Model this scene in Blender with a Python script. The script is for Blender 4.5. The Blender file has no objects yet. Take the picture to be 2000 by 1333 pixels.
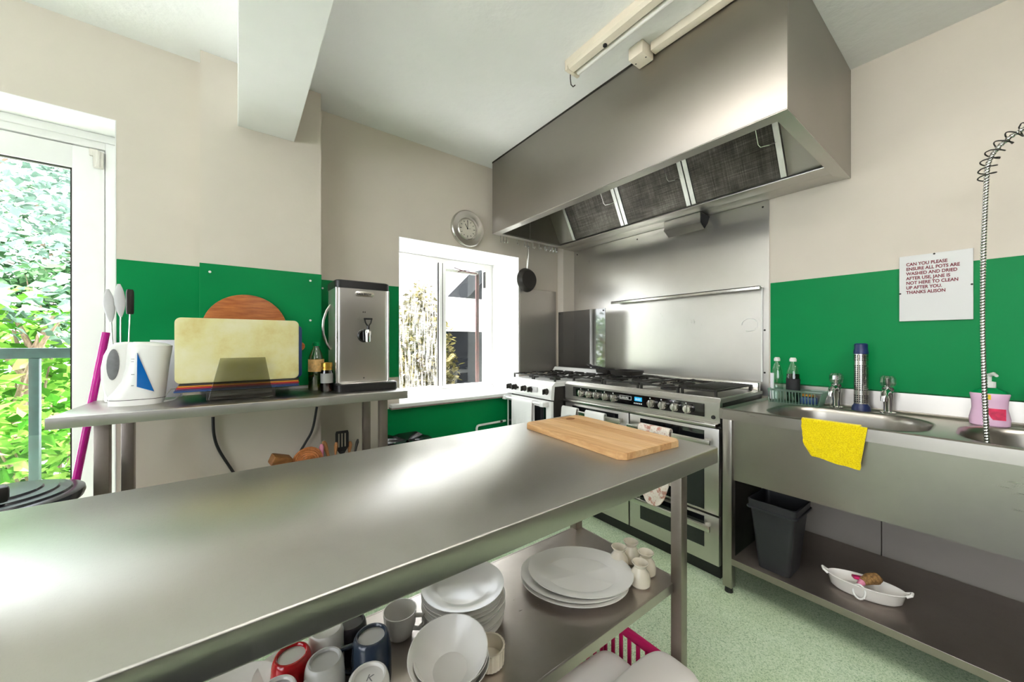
import bpy, bmesh, math, random
from mathutils import Vector, Matrix, Euler, noise
random.seed(7)
SC = bpy.context.scene
COL = SC.collection
PI = math.pi

# ------------------------------------------------------------------ camera
FPX, CXP, CYP, YAW, HCAM = 714.2, 1000.0, 668.6, math.radians(53.118), 1.227
cam_d = bpy.data.cameras.new('camera'); cam = bpy.data.objects.new('camera', cam_d); COL.objects.link(cam)
cam.location = (0, 0, HCAM); cam.rotation_euler = (PI/2, 0, YAW-PI/2)
cam_d.sensor_width = 36; cam_d.sensor_fit = 'HORIZONTAL'; cam_d.lens = 36*FPX/2000
cam_d.shift_y = (CYP-666.5)/2000; cam_d.clip_start = 0.02
SC.camera = cam

# ------------------------------------------------------------------ world, sun, exposure
w = bpy.data.worlds.new('sky'); SC.world = w; w.use_nodes = True
bg = w.node_tree.nodes['Background']; bg.inputs[0].default_value = (0.92, 0.93, 1.0, 1); bg.inputs[1].default_value = 4.3
sun_d = bpy.data.lights.new('sun', 'SUN'); sun_d.energy = 24.0; sun_d.angle = math.radians(6); sun_d.color = (1, .97, .96)
sun = bpy.data.objects.new('sun', sun_d); COL.objects.link(sun)
sun.rotation_euler = Vector((.22, -.20, -.955)).to_track_quat('-Z', 'Y').to_euler()
SC.view_settings.view_transform = 'Standard'; SC.view_settings.look = 'None'
SC.view_settings.gamma = 1; SC.view_settings.use_curve_mapping = False
SC.view_settings.exposure = 0.85

def portal(name, x0, x1, z0, z1, y):
    d = bpy.data.lights.new(name, 'AREA'); d.shape = 'RECTANGLE'; d.size = x1-x0; d.size_y = z1-z0
    d.cycles.is_portal = True
    o = bpy.data.objects.new(name, d); COL.objects.link(o)
    o.location = ((x0+x1)/2, y, (z0+z1)/2); o.rotation_euler = (-PI/2, 0, 0)
portal('daylight_door', -1.42, -.46, .02, 2.24, 2.96)
portal('daylight_window', .92, 1.95, .82, 1.96, 3.06)
pd = bpy.data.lights.new('daylight_added_window', 'AREA'); pd.shape = 'RECTANGLE'; pd.size = 3.2; pd.size_y = 1.7; pd.cycles.is_portal = True  # portal for the added window behind the viewer
po = bpy.data.objects.new('daylight_added_window', pd); COL.objects.link(po); po.location = (-3.74, -.3, 1.6)
po.rotation_euler = frame_rot = Vector((1, 0, 0)).to_track_quat('-Z', 'Z').to_euler()

# ------------------------------------------------------------------ helpers
def ray(px, py):
    a = (px-CXP)/FPX
    return Vector((math.cos(YAW)+math.sin(YAW)*a, math.sin(YAW)-math.cos(YAW)*a, (CYP-py)/FPX))
def at(px, py, X=None, Y=None, Z=None):
    d = ray(px, py)
    t = X/d.x if X is not None else (Y/d.y if Y is not None else (Z-HCAM)/d.z)
    p = d*t; p.z += HCAM
    return p

W = {}
class MB:
    def __init__(s): s.bm = bmesh.new()
    def _bev(s, vs, b, seg=2):
        if b > 0:
            es = list({e for v in vs for e in v.link_edges})
            bmesh.ops.bevel(s.bm, geom=es, offset=b, segments=seg, profile=.5, affect='EDGES', clamp_overlap=True)
    def box(s, x0, x1, y0, y1, z0, z1, b=0, seg=2):
        M = Matrix.Translation(((x0+x1)/2, (y0+y1)/2, (z0+z1)/2)) @ Matrix.Diagonal((abs(x1-x0), abs(y1-y0), abs(z1-z0), 1))
        vs = bmesh.ops.create_cube(s.bm, size=1, matrix=M)['verts']; s._bev(vs, b, seg); return s
    def obox(s, c, size, rot=(0,0,0), b=0, seg=2):
        M = Matrix.Translation(c) @ Euler(rot).to_matrix().to_4x4() @ Matrix.Diagonal((size[0], size[1], size[2], 1))
        vs = bmesh.ops.create_cube(s.bm, size=1, matrix=M)['verts']; s._bev(vs, b, seg); return s
    def rings(s, rs, cap0=True, cap1=True, close=True):
        vr = [[s.bm.verts.new(p) for p in r] for r in rs]
        n = len(vr[0])
        for a, b in zip(vr[:-1], vr[1:]):
            for i in range(n if close else n-1):
                j = (i+1) % n
                try: s.bm.faces.new((a[i], a[j], b[j], b[i]))
                except ValueError: pass
        if cap0: s.bm.faces.new(vr[0][::-1])
        if cap1: s.bm.faces.new(vr[-1])
        return s
    def cyl(s, p0, p1, r0, r1=None, n=16, cap=True):
        return s.tube([p0, p1], [r0, r0 if r1 is None else r1], n, caps=cap)
    def tube(s, pts, r, n=8, closed=False, caps=True, flat=None):
        pts = [Vector(p) for p in pts]; m = len(pts)
        rr = r if isinstance(r, (list, tuple)) else [r]*m
        rs = []; up = None
        for i, p in enumerate(pts):
            if closed: t = pts[(i+1) % m]-pts[i-1]
            else: t = pts[min(i+1, m-1)]-pts[max(i-1, 0)]
            t.normalize()
            if up is None:
                up = Vector((0,0,1)) if abs(t.z) < .9 else Vector((1,0,0))
            u = (up-t*up.dot(t)).normalized(); v = t.cross(u); up = u
            k = flat or 1
            rs.append([p+u*math.cos(2*PI*j/n)*rr[i]*k+v*math.sin(2*PI*j/n)*rr[i] for j in range(n)])
        if closed: rs.append(rs[0]); return s.rings2(rs)
        return s.rings(rs, caps, caps)
    def rings2(s, rs):
        vr = [[s.bm.verts.new(p) for p in r] for r in rs[:-1]]; vr.append(vr[0]); n = len(vr[0])
        for a, b in zip(vr[:-1], vr[1:]):
            for i in range(n):
                j = (i+1) % n; s.bm.faces.new((a[i], a[j], b[j], b[i]))
        return s
    def lathe(s, prof, c=(0,0,0), n=32, M=None, sx=1, sy=1, rot=0):
        c = Vector(c); M = M or Matrix.Identity(3)
        prev = None
        for (r, z) in prof:
            if r < 1e-6: cur = [s.bm.verts.new(c+M@Vector((0,0,z)))]
            else:
                cur = []
                for i in range(n):
                    a = 2*PI*i/n; x, y = r*math.cos(a)*sx, r*math.sin(a)*sy
                    cr, sr = math.cos(rot), math.sin(rot)
                    cur.append(s.bm.verts.new(c+M@Vector((x*cr-y*sr, x*sr+y*cr, z))))
            if prev:
                if len(prev) == 1 and len(cur) > 1:
                    for i in range(n): s.bm.faces.new((prev[0], cur[(i+1) % n], cur[i]))
                elif len(cur) == 1 and len(prev) > 1:
                    for i in range(n): s.bm.faces.new((prev[i], prev[(i+1) % n], cur[0]))
                elif len(cur) > 1:
                    for i in range(n): s.bm.faces.new((prev[i], prev[(i+1) % n], cur[(i+1) % n], cur[i]))
            prev = cur
        return s
    def prism(s, poly, a0, a1, plane='XZ', b=0):
        def P(u, v, a): return {'XZ': (u, a, v), 'YZ': (a, u, v), 'XY': (u, v, a)}[plane]
        A = [s.bm.verts.new(P(u, v, a0)) for u, v in poly]; B = [s.bm.verts.new(P(u, v, a1)) for u, v in poly]
        n = len(poly); fs = [s.bm.faces.new(A), s.bm.faces.new(B[::-1])]
        for i in range(n): fs.append(s.bm.faces.new((A[i], B[i], B[(i+1) % n], A[(i+1) % n])))
        bmesh.ops.recalc_face_normals(s.bm, faces=fs)
        if b > 0:
            es = list({e for f in fs[:2] for e in f.edges})
            bmesh.ops.bevel(s.bm, geom=es, offset=b, segments=2, profile=.5, affect='EDGES', clamp_overlap=True)
        return s
    def grid(s, f, nu, nv, wu=False):
        vs = [[s.bm.verts.new(f(i/(nu if wu else nu-1), j/(nv-1))) for j in range(nv)] for i in range(nu)]
        for i in range(nu if wu else nu-1):
            for j in range(nv-1):
                k = (i+1) % nu
                s.bm.faces.new((vs[i][j], vs[k][j], vs[k][j+1], vs[i][j+1]))
        return s
    def solid(s, t):
        bmesh.ops.recalc_face_normals(s.bm, faces=s.bm.faces[:])
        bmesh.ops.solidify(s.bm, geom=s.bm.faces[:], thickness=t); return s
    def quad(s, a, b, c, d):
        s.bm.faces.new([s.bm.verts.new(p) for p in (a, b, c, d)]); return s
    def build(s, name, mat, parent=None, smooth=True, ang=35, normals=True):
        if normals: bmesh.ops.recalc_face_normals(s.bm, faces=s.bm.faces[:])
        me = bpy.data.meshes.new(name)
        o = bpy.data.objects.new(name, me); COL.objects.link(o)
        if parent is not None:
            Mw = W[parent]; s.bm.transform(Mw.inverted()); o.parent = parent; W[o] = Mw
        else:
            co = [v.co for v in s.bm.verts]
            mn = [min(c[k] for c in co) for k in range(3)]; mx = [max(c[k] for c in co) for k in range(3)]
            L = Vector(((mn[0]+mx[0])/2, (mn[1]+mx[1])/2, mn[2]))
            Mw = Matrix.Translation(L); s.bm.transform(Mw.inverted()); o.location = L; W[o] = Mw
        uv = s.bm.loops.layers.uv.new('UVMap')
        for fc in s.bm.faces:
            nx, ny, nz = (abs(c) for c in fc.normal)
            for lp in fc.loops:
                c = lp.vert.co
                lp[uv].uv = (c.x, c.y) if nz >= nx and nz >= ny else ((c.y, c.z) if nx >= ny else (c.x, c.z))
        s.bm.to_mesh(me); s.bm.free()
        me.materials.append(MAT[mat] if isinstance(mat, str) else mat)
        if smooth:
            for p in me.polygons: p.use_smooth = True
            me.set_sharp_from_angle(angle=math.radians(ang))
        return o
def tag(o, label=None, cat=None, group=None, kind=None):
    if label: o['label'] = label
    if cat: o['category'] = cat
    if group: o['group'] = group
    if kind: o['kind'] = kind
    return o
def thing(name, label, cat, loc, group=None, rotz=0):
    o = bpy.data.objects.new(name, None); COL.objects.link(o); o.empty_display_size = .05
    o.location = loc; o.rotation_euler = (0, 0, rotz)
    W[o] = Matrix.Translation(loc) @ Matrix.Rotation(rotz, 4, 'Z')
    return tag(o, label, cat, group)
def dup(root, loc, label=None, rotz=None, scale=None):
    r = root.copy(); COL.objects.link(r); r.location = loc
    if rotz is not None: r.rotation_euler = (0, 0, rotz)
    if scale: r.scale = (scale,)*3
    if label: r['label'] = label
    for ch in list(root.children):
        c = ch.copy(); COL.objects.link(c); c.parent = r
        for g in ch.children:
            d = g.copy(); COL.objects.link(d); d.parent = c
    return r
def text_mesh(name, body, size, M, mat, parent, extrude=.0006, space=1.0, align='LEFT', line=1.0, sx=1.0, offset=0.0):
    cu = bpy.data.curves.new(name, 'FONT'); cu.body = body; cu.size = size; cu.extrude = extrude
    cu.space_character = space; cu.space_line = line; cu.align_x = align; cu.offset = offset
    t = bpy.data.objects.new(name+'_tmp', cu); COL.objects.link(t)
    dg = bpy.context.evaluated_depsgraph_get(); dg.update()
    me = bpy.data.meshes.new_from_object(t.evaluated_get(dg))
    bpy.data.objects.remove(t); bpy.data.curves.remove(cu)
    me.transform(M @ Matrix.Diagonal((sx, 1, 1, 1)))
    if parent is not None: me.transform(W[parent].inverted())
    o = bpy.data.objects.new(name, me); COL.objects.link(o)
    if parent is not None: o.parent = parent; W[o] = W[parent]
    me.materials.clear(); me.materials.append(MAT[mat])
    return o
def frame_mat(origin, right, up):
    r = Vector(right).normalized(); u = Vector(up).normalized(); n = r.cross(u)
    M = Matrix((r, u, n)).transposed().to_4x4(); M.translation = Vector(origin); return M

# ------------------------------------------------------------------ materials
MAT = {}
def lin(h):
    h = h.lstrip('#'); c = [int(h[i:i+2], 16)/255 for i in (0, 2, 4)]
    return tuple(x/12.92 if x <= .04045 else ((x+.055)/1.055)**2.4 for x in c)+(1,)
class N:
    def __init__(s, name):
        s.m = bpy.data.materials.new(name); s.m.use_nodes = True; s.t = s.m.node_tree
        s.b = s.t.nodes['Principled BSDF']; s.out = s.t.nodes['Material Output']; MAT[name] = s.m
    def add(s, typ, **k):
        n = s.t.nodes.new(typ)
        for a, v in k.items():
            if a in n.inputs.keys(): n.inputs[a].default_value = v
            else: setattr(n, a, v)
        return n
    def link(s, a, b): s.t.links.new(a, b)
    def coord(s, scale=(1,1,1), kind='Object'):
        tc = s.add('ShaderNodeTexCoord'); mp = s.add('ShaderNodeMapping'); mp.inputs['Scale'].default_value = scale
        s.link(tc.outputs[kind], mp.inputs[0]); return mp.outputs[0]
    def noise(s, vec, scale=5, detail=3, rough=.5):
        n = s.add('ShaderNodeTexNoise'); n.inputs['Scale'].default_value = scale; n.inputs['Detail'].default_value = detail
        n.inputs['Roughness'].default_value = rough; s.link(vec, n.inputs['Vector']); return n.outputs['Fac']
    def ramp(s, fac, stops, interp='LINEAR'):
        r = s.add('ShaderNodeValToRGB'); r.color_ramp.interpolation = interp
        e = r.color_ramp.elements
        while len(e) < len(stops): e.new(.5)
        for el, (p, c) in zip(e, stops): el.position = p; el.color = c if len(c) == 4 else tuple(c)+(1,)
        s.link(fac, r.inputs[0]); return r.outputs[0]
    def maprange(s, fac, a, b, c, d):
        n = s.add('ShaderNodeMapRange'); 
        for i, v in enumerate((a, b, c, d)): n.inputs[i+1].default_value = v
        s.link(fac, n.inputs[0]); return n.outputs[0]
    def bump(s, h, strength=.2, dist=.002):
        n = s.add('ShaderNodeBump'); n.inputs['Strength'].default_value = strength; n.inputs['Distance'].default_value = dist
        s.link(h, n.inputs['Height']); s.link(n.outputs[0], s.b.inputs['Normal']); return n
    def set(s, **k):
        names = dict(color='Base Color', rough='Roughness', metal='Metallic', spec='Specular IOR Level', trans='Transmission Weight', ior='IOR',
                     alpha='Alpha', sheen='Sheen Weight', emis='Emission Color', es='Emission Strength', coat='Coat Weight', aniso='Anisotropic', sss='Subsurface Weight')
        for a, v in k.items(): s.b.inputs[names[a]].default_value = v
        return s
def flat(name, hexc, rough=.5, metal=0, spec=.5, var=.0, scale=8, bump=0, bscale=60, coat=0):
    n = N(name); n.set(color=lin(hexc), rough=rough, metal=metal, spec=spec, coat=coat)
    if var:
        c = lin(hexc); f = n.noise(n.coord(), scale, 4)
        lo = tuple(x*(1-var) for x in c[:3])+(1,); hi = tuple(min(1, x*(1+var)) for x in c[:3])+(1,)
        n.link(n.ramp(f, [(.3, lo), (.7, hi)]), n.b.inputs['Base Color'])
    if bump: n.bump(n.noise(n.coord(), bscale, 4), bump, .003)
    return n
def steel(name, hexc='#b9b6b0', rough=.3, an=.6, bstr=.03, stretch=(2, 60, 60), var=.12, smudge=.12, scratch=False):
    n = N(name); c = lin(hexc); n.set(metal=1, rough=rough)
    f = n.noise(n.coord(stretch), 6, 4, .6); g = n.noise(n.coord(), 3.5, 5, .65)
    lo = tuple(x*(1-var) for x in c[:3])+(1,); hi = tuple(min(1, x*(1+var)) for x in c[:3])+(1,)
    n.link(n.ramp(g, [(.3, lo), (.7, hi)]), n.b.inputs['Base Color'])
    ad = n.add('ShaderNodeMath', operation='MULTIPLY_ADD'); n.link(n.maprange(f, .25, .75, -.012, .016), ad.inputs[0]); ad.inputs[1].default_value = 1
    n.link(n.maprange(g, .3, .7, rough-smudge/2, rough+smudge/2), ad.inputs[2]); n.link(ad.outputs[0], n.b.inputs['Roughness'])
    h = f
    if scratch:
        s3 = n.noise(n.coord((14, 160, 14)), 5, 3, .7); s4 = n.noise(n.coord((150, 16, 14)), 5, 3, .7)
        mz = n.add('ShaderNodeMath', operation='MAXIMUM'); n.link(s3, mz.inputs[0]); n.link(s4, mz.inputs[1])
        ad2 = n.add('ShaderNodeMath', operation='ADD'); n.link(ad.outputs[0], ad2.inputs[0]); n.link(n.maprange(mz.outputs[0], .55, .8, 0, .22), ad2.inputs[1]); n.link(ad2.outputs[0], n.b.inputs['Roughness'])
        s1 = n.noise(n.coord((3, 90, 3)), 5, 2); s2 = n.noise(n.coord((80, 4, 3)), 5, 2)
        mx = n.add('ShaderNodeMath', operation='MAXIMUM'); n.link(s1, mx.inputs[0]); n.link(s2, mx.inputs[1]); h = mx.outputs[0]
    tn = n.add('ShaderNodeTangent', direction_type='UV_MAP'); tn.uv_map = 'UVMap'; n.link(tn.outputs[0], n.b.inputs['Tangent']); n.set(aniso=an)
    n.bump(h, bstr, .00025); return n

n = flat('wall_cream', '#d8cfc1', .75, spec=.25, var=.03, scale=2.5, bump=.25, bscale=28)
n = flat('ceiling_white', '#f3f3f1', .85, spec=.2, var=.02, scale=3)
n.bump(n.noise(n.coord(), 20, 5, .55), .5, .006)
flat('beam_white', '#f1f0ed', .8, spec=.2, var=.015, bump=.12, bscale=20)
flat('reveal_white', '#efefec', .6, spec=.3, var=.02)
flat('upvc', '#eeeeea', .32, spec=.5, var=.02)
flat('upvc_edge', '#d8d4ca', .5, var=.12, scale=14)
n = flat('green_panel', '#008547', .42, spec=.14, var=.05, scale=3)
n.bump(n.noise(n.coord(), 5, 3), .06, .01)
n = N('floor_vinyl'); n.set(rough=.5, spec=.4)
f = n.noise(n.coord(), 190, 3, .75); g = n.noise(n.coord(), 1.6, 5, .6)
c1 = n.ramp(f, [(.33, lin('#7fa07e')), (.45, lin('#c6dcbb')), (.55, lin('#d8e8cd')), (.7, lin('#f0f6e8'))])
mx = n.add('ShaderNodeMixRGB', blend_type='MULTIPLY'); mx.inputs[0].default_value = .5
n.link(c1, mx.inputs[1]); n.link(n.ramp(g, [(.35, lin('#d3d8b8')), (.65, (1, 1, 1, 1))]), mx.inputs[2]); n.link(mx.outputs[0], n.b.inputs['Base Color'])
n.bump(f, .08, .001)
steel('steel', '#c6c3bd', .32, var=.05, smudge=.06)
steel('steel_top', '#bcb9b3', .36, an=.75, bstr=.02, stretch=(3, 50, 3), var=.05, smudge=.10, scratch=True)
steel('steel_hood', '#a29d95', .45, stretch=(60, 2, 60), var=.03, smudge=.03)
steel('steel_sink', '#a6a199', .29, an=.2, bstr=.006, stretch=(60, 2, 60), var=.05, smudge=.03)
steel('steel_splash', '#d2cfca', .30, bstr=.008, stretch=(60, 60, 2), var=.03, smudge=.05)
steel('steel_worn', '#9c928b', .36, bstr=.008, stretch=(3, 50, 3), var=.14, smudge=.16, scratch=True)
steel('steel_shelf', '#bfb7b1', .32, bstr=.006, stretch=(3, 50, 3), var=.10, smudge=.12, scratch=True)
steel('galvanised', '#d5d4cf', .4, stretch=(40, 40, 40), var=.25, smudge=.2)
flat('chrome', '#d8d8d6', .08, metal=1)
flat('brushed_light', '#d0cdc6', .25, metal=1, var=.05)
flat('dark_metal', '#3a3733', .45, metal=.6)
flat('cast_iron', '#26231f', .5, spec=.4, var=.2, scale=30, bump=.2, bscale=80)
flat('black_plastic', '#1b1a1a', .35, spec=.5)
flat('black_gloss', '#0b0b0c', .06, spec=.6)
flat('dark_glass', '#15171a', .05, spec=.6)
flat('bin_black', '#26262a', .42, spec=.45, var=.15, scale=10, bump=.05)
flat('lid_black', '#2a2b30', .25, spec=.5, var=.1)
flat('bag_black', '#121214', .22, spec=.6)
flat('white_plastic', '#f0efeb', .3, spec=.5)
flat('white_enamel', '#f2f1ee', .22, spec=.5)
flat('grey_plastic', '#77777a', .55, var=.12, scale=60)
flat('light_grey_plastic', '#c9c7c8', .4)
flat('blue_clear', '#0a62b0', .15, spec=.6)
flat('navy_plastic', '#1d2b5c', .35)
flat('magenta', '#c4128f', .25, spec=.5)
flat('pink_crate', '#c40a5c', .35)
flat('beige_batten', '#e3d9c6', .45, var=.04)
flat('tube_white', '#f4f2ec', .3)
flat('china', '#f4f1eb', .16, spec=.45)
flat('china_cream', '#e9e0cd', .2, spec=.55)
flat('mug_red', '#c60f1c', .15, spec=.6)
flat('mug_blue', '#2c3a4e', .18, spec=.6, var=.2, scale=20)
flat('mug_grey', '#d5d4d0', .2, spec=.5)
flat('mug_dark', '#352f35', .25)
flat('mug_pink', '#e08aa6', .25)
flat('print_black', '#17171a', .6)
flat('print_red', '#7d2230', .6)
flat('print_grey', '#8b8b88', .6)
flat('sign_white', '#d9d9d6', .35, spec=.4)
flat('paper_white', '#efedf2', .6)
flat('label_cream', '#d9b070', .5, var=.35, scale=40)
flat('label_yellow', '#f0c814', .5)
flat('label_red', '#e0305c', .5, var=.3, scale=40)
flat('gold_metal', '#cba14a', .28, metal=.9)
flat('brown_paint', '#4c1a14', .5, var=.35, scale=25)
flat('sill_edge', '#8d7b76', .5, var=.3, scale=30)
flat('rail_paint', '#183430', .5, var=.25, scale=18)
flat('cream_board', '#e3dcae', .5, spec=.35)
n = N('cream_board_stained'); n.set(rough=.48, spec=.35)
g = n.noise(n.coord(), 5.5, 6, .62); h = n.noise(n.coord((3, 1, 9)), 9, 4)
c1 = n.ramp(g, [(.3, lin('#e4dfc0')), (.52, lin('#dcd49a')), (.66, lin('#d2bf7c')), (.8, lin('#bf9b5c'))])
n.link(c1, n.b.inputs['Base Color']); n.bump(h, .05, .001)
for nm, hx in (('board_black', '#2b2726'), ('board_orange', '#c07b17'), ('board_red', '#a31322'), ('board_purple', '#402a55'), ('board_blue', '#1c3f77')):
    flat(nm, hx, .45)
def wood(name, a, b, stretch, rough=.45, scale=4, planks=None):
    n = N(name); n.set(rough=rough, spec=.35)
    v = n.coord(stretch); f = n.noise(v, scale, 6, .62)
    c = n.ramp(f, [(.28, lin(a)), (.5, tuple((x+y)/2 for x, y in zip(lin(a), lin(b)))), (.72, lin(b))])
    n.link(c, n.b.inputs['Base Color']); n.bump(f, .08, .001); return n
wood('wood_board', '#b48a5a', '#d9b484', (26, 2.2, 26), .42, 3)
wood('wood_plank_a', '#ae8150', '#d6ad7c', (26, 2.2, 26), .42, 3)
wood('wood_plank_b', '#b98f60', '#dcba8c', (22, 2.0, 22), .42, 3)
wood('wood_plank_c', '#a57645', '#cda270', (28, 2.4, 28), .42, 3)
wood('wood_round', '#8c4517', '#c9793a', (3, 20, 26), .4, 3)
wood('wood_spoon', '#8d5a30', '#c08a55', (20, 20, 3), .55, 3)
wood('wood_dark', '#6f4423', '#a5713e', (4, 20, 20), .55, 3)
wood('bark', '#5d4a3c', '#9b8672', (30, 30, 4), .8, 3)
flat('rope_orange', '#c27a44', .8, var=.3, scale=60)
n = N('cloth_yellow'); n.set(rough=.95, spec=.1, sheen=.4)
f = n.noise(n.coord(), 260, 3); n.link(n.ramp(f, [(.3, lin('#d9b800')), (.65, lin('#f2dc0a'))]), n.b.inputs['Base Color']); n.bump(f, .7, .004)
n = N('towel_white'); n.set(rough=.95, spec=.1); n.set(color=lin('#f0efec'))
n.bump(n.noise(n.coord(), 160, 2), .4, .002)
n = N('glove_quilt'); n.set(rough=.95, spec=.1)
f = n.noise(n.coord(), 34, 4, .65); n.link(n.ramp(f, [(.38, lin('#c58f80')), (.5, lin('#efe6dd')), (.62, lin('#e6d9cc')), (.72, lin('#b98d86'))]), n.b.inputs['Base Color'])
n = N('filter_mesh'); n.set(rough=.45, metal=.75)
a1 = n.noise(n.coord((1, 130, 1)), 5, 2); b1 = n.noise(n.coord((140, 1, 140)), 4, 2); c2 = n.noise(n.coord(), 7, 5, .7)
mm = n.add('ShaderNodeMath', operation='MULTIPLY'); n.link(a1, mm.inputs[0]); n.link(b1, mm.inputs[1])
mm2 = n.add('ShaderNodeMath', operation='MULTIPLY_ADD'); n.link(mm.outputs[0], mm2.inputs[0]); mm2.inputs[1].default_value = 1.6; n.link(n.maprange(c2, .3, .7, -.1, .22), mm2.inputs[2])
n.link(n.ramp(mm2.outputs[0], [(.25, lin('#37332f')), (.5, lin('#5b5650')), (.85, lin('#8d8880'))]), n.b.inputs['Base Color']); n.bump(mm.outputs[0], .5, .003)
def clear(name, tint=(.95, .97, .97, 1), refl=.08, rough=.02, dirt=None):
    n = N(name); n.t.nodes.remove(n.b)
    tr = n.add('ShaderNodeBsdfTransparent'); tr.inputs[0].default_value = tint
    gl = n.add('ShaderNodeBsdfGlossy'); gl.inputs['Roughness'].default_value = rough
    mx = n.add('ShaderNodeMixShader'); mx.inputs[0].default_value = refl
    n.link(tr.outputs[0], mx.inputs[1]); n.link(gl.outputs[0], mx.inputs[2]); last = mx.outputs[0]
    if dirt:
        hexc, stretch, lo, hi, amt = dirt
        f = n.noise(n.coord(stretch), 5, 5, .7)
        tl = n.add('ShaderNodeBsdfTranslucent'); tl.inputs[0].default_value = lin(hexc)
        m2 = n.add('ShaderNodeMixShader'); n.link(n.maprange(f, lo, hi, 0, amt), m2.inputs[0])
        n.link(last, m2.inputs[1]); n.link(tl.outputs[0], m2.inputs[2]); last = m2.outputs[0]
    n.link(last, n.out.inputs[0]); return n
clear('pane', (.96, .98, .98, 1), .05)
clear('pane_dirty', (.95, .97, .96, 1), .05, .02, ('#f2f0e8', (14, 14, 1.6), .45, .75, .26))
clear('pane_dusty', (.95, .97, .96, 1), .05, .02, ('#eef0f0', (30, 30, 8), .5, .8, .015))
clear('acrylic_grey', (.46, .45, .43, 1), .14, .04)
clear('acrylic_clear', (.72, .72, .66, 1), .07, .03)
clear('bottle_clear', (.82, .95, .88, 1), .10, .03)
clear('bottle_green_liquid', (.10, .32, .12, 1), .08, .03)
clear('oil_bottle', (.62, .66, .36, 1), .12, .03)
clear('jar_glass', (.20, .10, .06, 1), .12, .03)
clear('tray_clear', (.72, .86, .80, 1), .12, .08, ('#e3f2ec', (1, 1, 1), -1, -.5, .5))
clear('crystal', (.92, .92, .93, 1), .28, .05)
n = N('soap_pink'); n.set(color=lin('#e7bfdb'), rough=.2, spec=.5, sss=.0)
def leafmat(name, stops):
    n = N(name); n.t.nodes.remove(n.b)
    ge = n.add('ShaderNodeNewGeometry')
    col = n.ramp(ge.outputs['Random Per Island'], [(p, lin(c)) for p, c in stops])
    d = n.add('ShaderNodeBsdfDiffuse'); t = n.add('ShaderNodeBsdfTranslucent'); mx = n.add('ShaderNodeMixShader'); mx.inputs[0].default_value = .4
    n.link(col, d.inputs[0]); n.link(col, t.inputs[0]); n.link(d.outputs[0], mx.inputs[1]); n.link(t.outputs[0], mx.inputs[2]); n.link(mx.outputs[0], n.out.inputs[0])
leafmat('leaf_bright', [(.0, '#2a5a18'), (.4, '#548c2e'), (.75, '#84b24c'), (1, '#bcd582')])
leafmat('leaf_dark', [(.0, '#1c331c'), (.5, '#3a5a37'), (1, '#6a8a64')])
leafmat('leaf_pale', [(.0, '#47604f'), (.5, '#7c9788'), (1, '#b4c6bb')])
leafmat('leaf_ivy', [(.0, '#2e2a18'), (.4, '#4a4726'), (.7, '#6b6238'), (1, '#9a9068')])
flat('bounce_ground', '#dcdcde', .9, var=.08, scale=2)  # ground coloured pale to bounce sunlight up onto the ceiling
flat('soil', '#7a7a50', .9, var=.4, scale=3)
flat('render_white', '#d6d2c8', .9, var=.08)
flat('slate_and_shade', '#0d0f11', .8, spec=.03, var=.2)

# ================================================================== THE SETTING
XB, CEIL = 2.58, 2.66
flat('wall_dark', '#4a4138', .7, var=.1)  # unseen walls coloured dark so the steel reflects less light
def struct(o): o['kind'] = 'structure'; return o
struct(MB().box(-3.6, XB, -2.2, 2.98, -.06, 0).build('floor', 'floor_vinyl', smooth=False))
struct(MB().box(-3.7, XB+.12, -2.3, 3.05, CEIL, CEIL+.1).build('ceiling', 'ceiling_white', smooth=False))
m = MB(); YO = 2.98
m.box(-3.6, -1.45, 2.46, YO, 0, CEIL)
m.box(-1.45, -.451, 2.46, YO, 2.256, CEIL)
m.box(-.451, -.147, 2.46, YO, 0, CEIL)
m.box(-.147, .385, 2.35, YO, 0, CEIL)
m.box(.385, .90, 2.515, YO, 0, CEIL)
m.box(.90, 1.96, 2.515, YO, 0, .795)
m.box(.90, 1.96, 2.515, YO, 1.965, CEIL)
m.box(1.96, XB, 2.515, YO, 0, CEIL)
wall_left = struct(m.build('wall_left', 'wall_cream', smooth=False))
# painted plaster lining of the window reveal
m = MB(); m.box(1.957, 1.9605, 2.513, 2.93, .80, 1.965); m.box(.9, 1.96, 2.513, 2.93, 1.962, 1.9655); m.box(.8995, .903, 2.513, 2.93, .8, 1.965)
tag(m.build('reveal_lining', 'reveal_white', wall_left, smooth=False), 'white painted window reveal')
m = MB(); m.box(-1.45, -.451, 2.458, 2.70, 2.253, 2.2565); m.box(-.4545, -.4508, 2.459, 2.70, 0, 2.256); m.box(-1.45, -1.446, 2.459, 2.7, 0, 2.256)
tag(m.build('door_reveal_lining', 'reveal_white', wall_left, smooth=False), 'white painted door reveal')
GT = 1.613
def gpanel(x0, x1, y, z0, z1, parent=wall_left):
    return tag(MB().box(x0, x1, y-.006, y, z0, z1, .0015).build('green_panel', 'green_panel', parent, smooth=False), 'glossy green wall panel')
gpanel(-.449, -.149, 2.46, .985, GT); gpanel(-.149, .387, 2.35, .985, GT+.003); gpanel(.388, .897, 2.515, .985, GT)
gpanel(.79, 1.84, 2.515, .0, .768)
for x, z in ((-.11, 1.575), (.33, 1.575), (-.11, 1.35), (.33, 1.35)):
    MB().lathe([(.006, 0), (.005, .002), (0, .003)], (x, 2.344, z), 10, Euler((PI/2, 0, 0)).to_matrix()).build('screw_cap', 'white_plastic', wall_left)
MB().lathe([(.006, 0), (.005, .002), (0, .003)], (.42, 2.509, 1.56), 10, Euler((PI/2, 0, 0)).to_matrix()).build('screw_cap', 'white_plastic', wall_left)
m = MB(); m.box(XB, XB+.12, -2.3, 3.05, 0, CEIL); wall_right = struct(m.build('wall_right', 'wall_cream', smooth=False))
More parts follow.
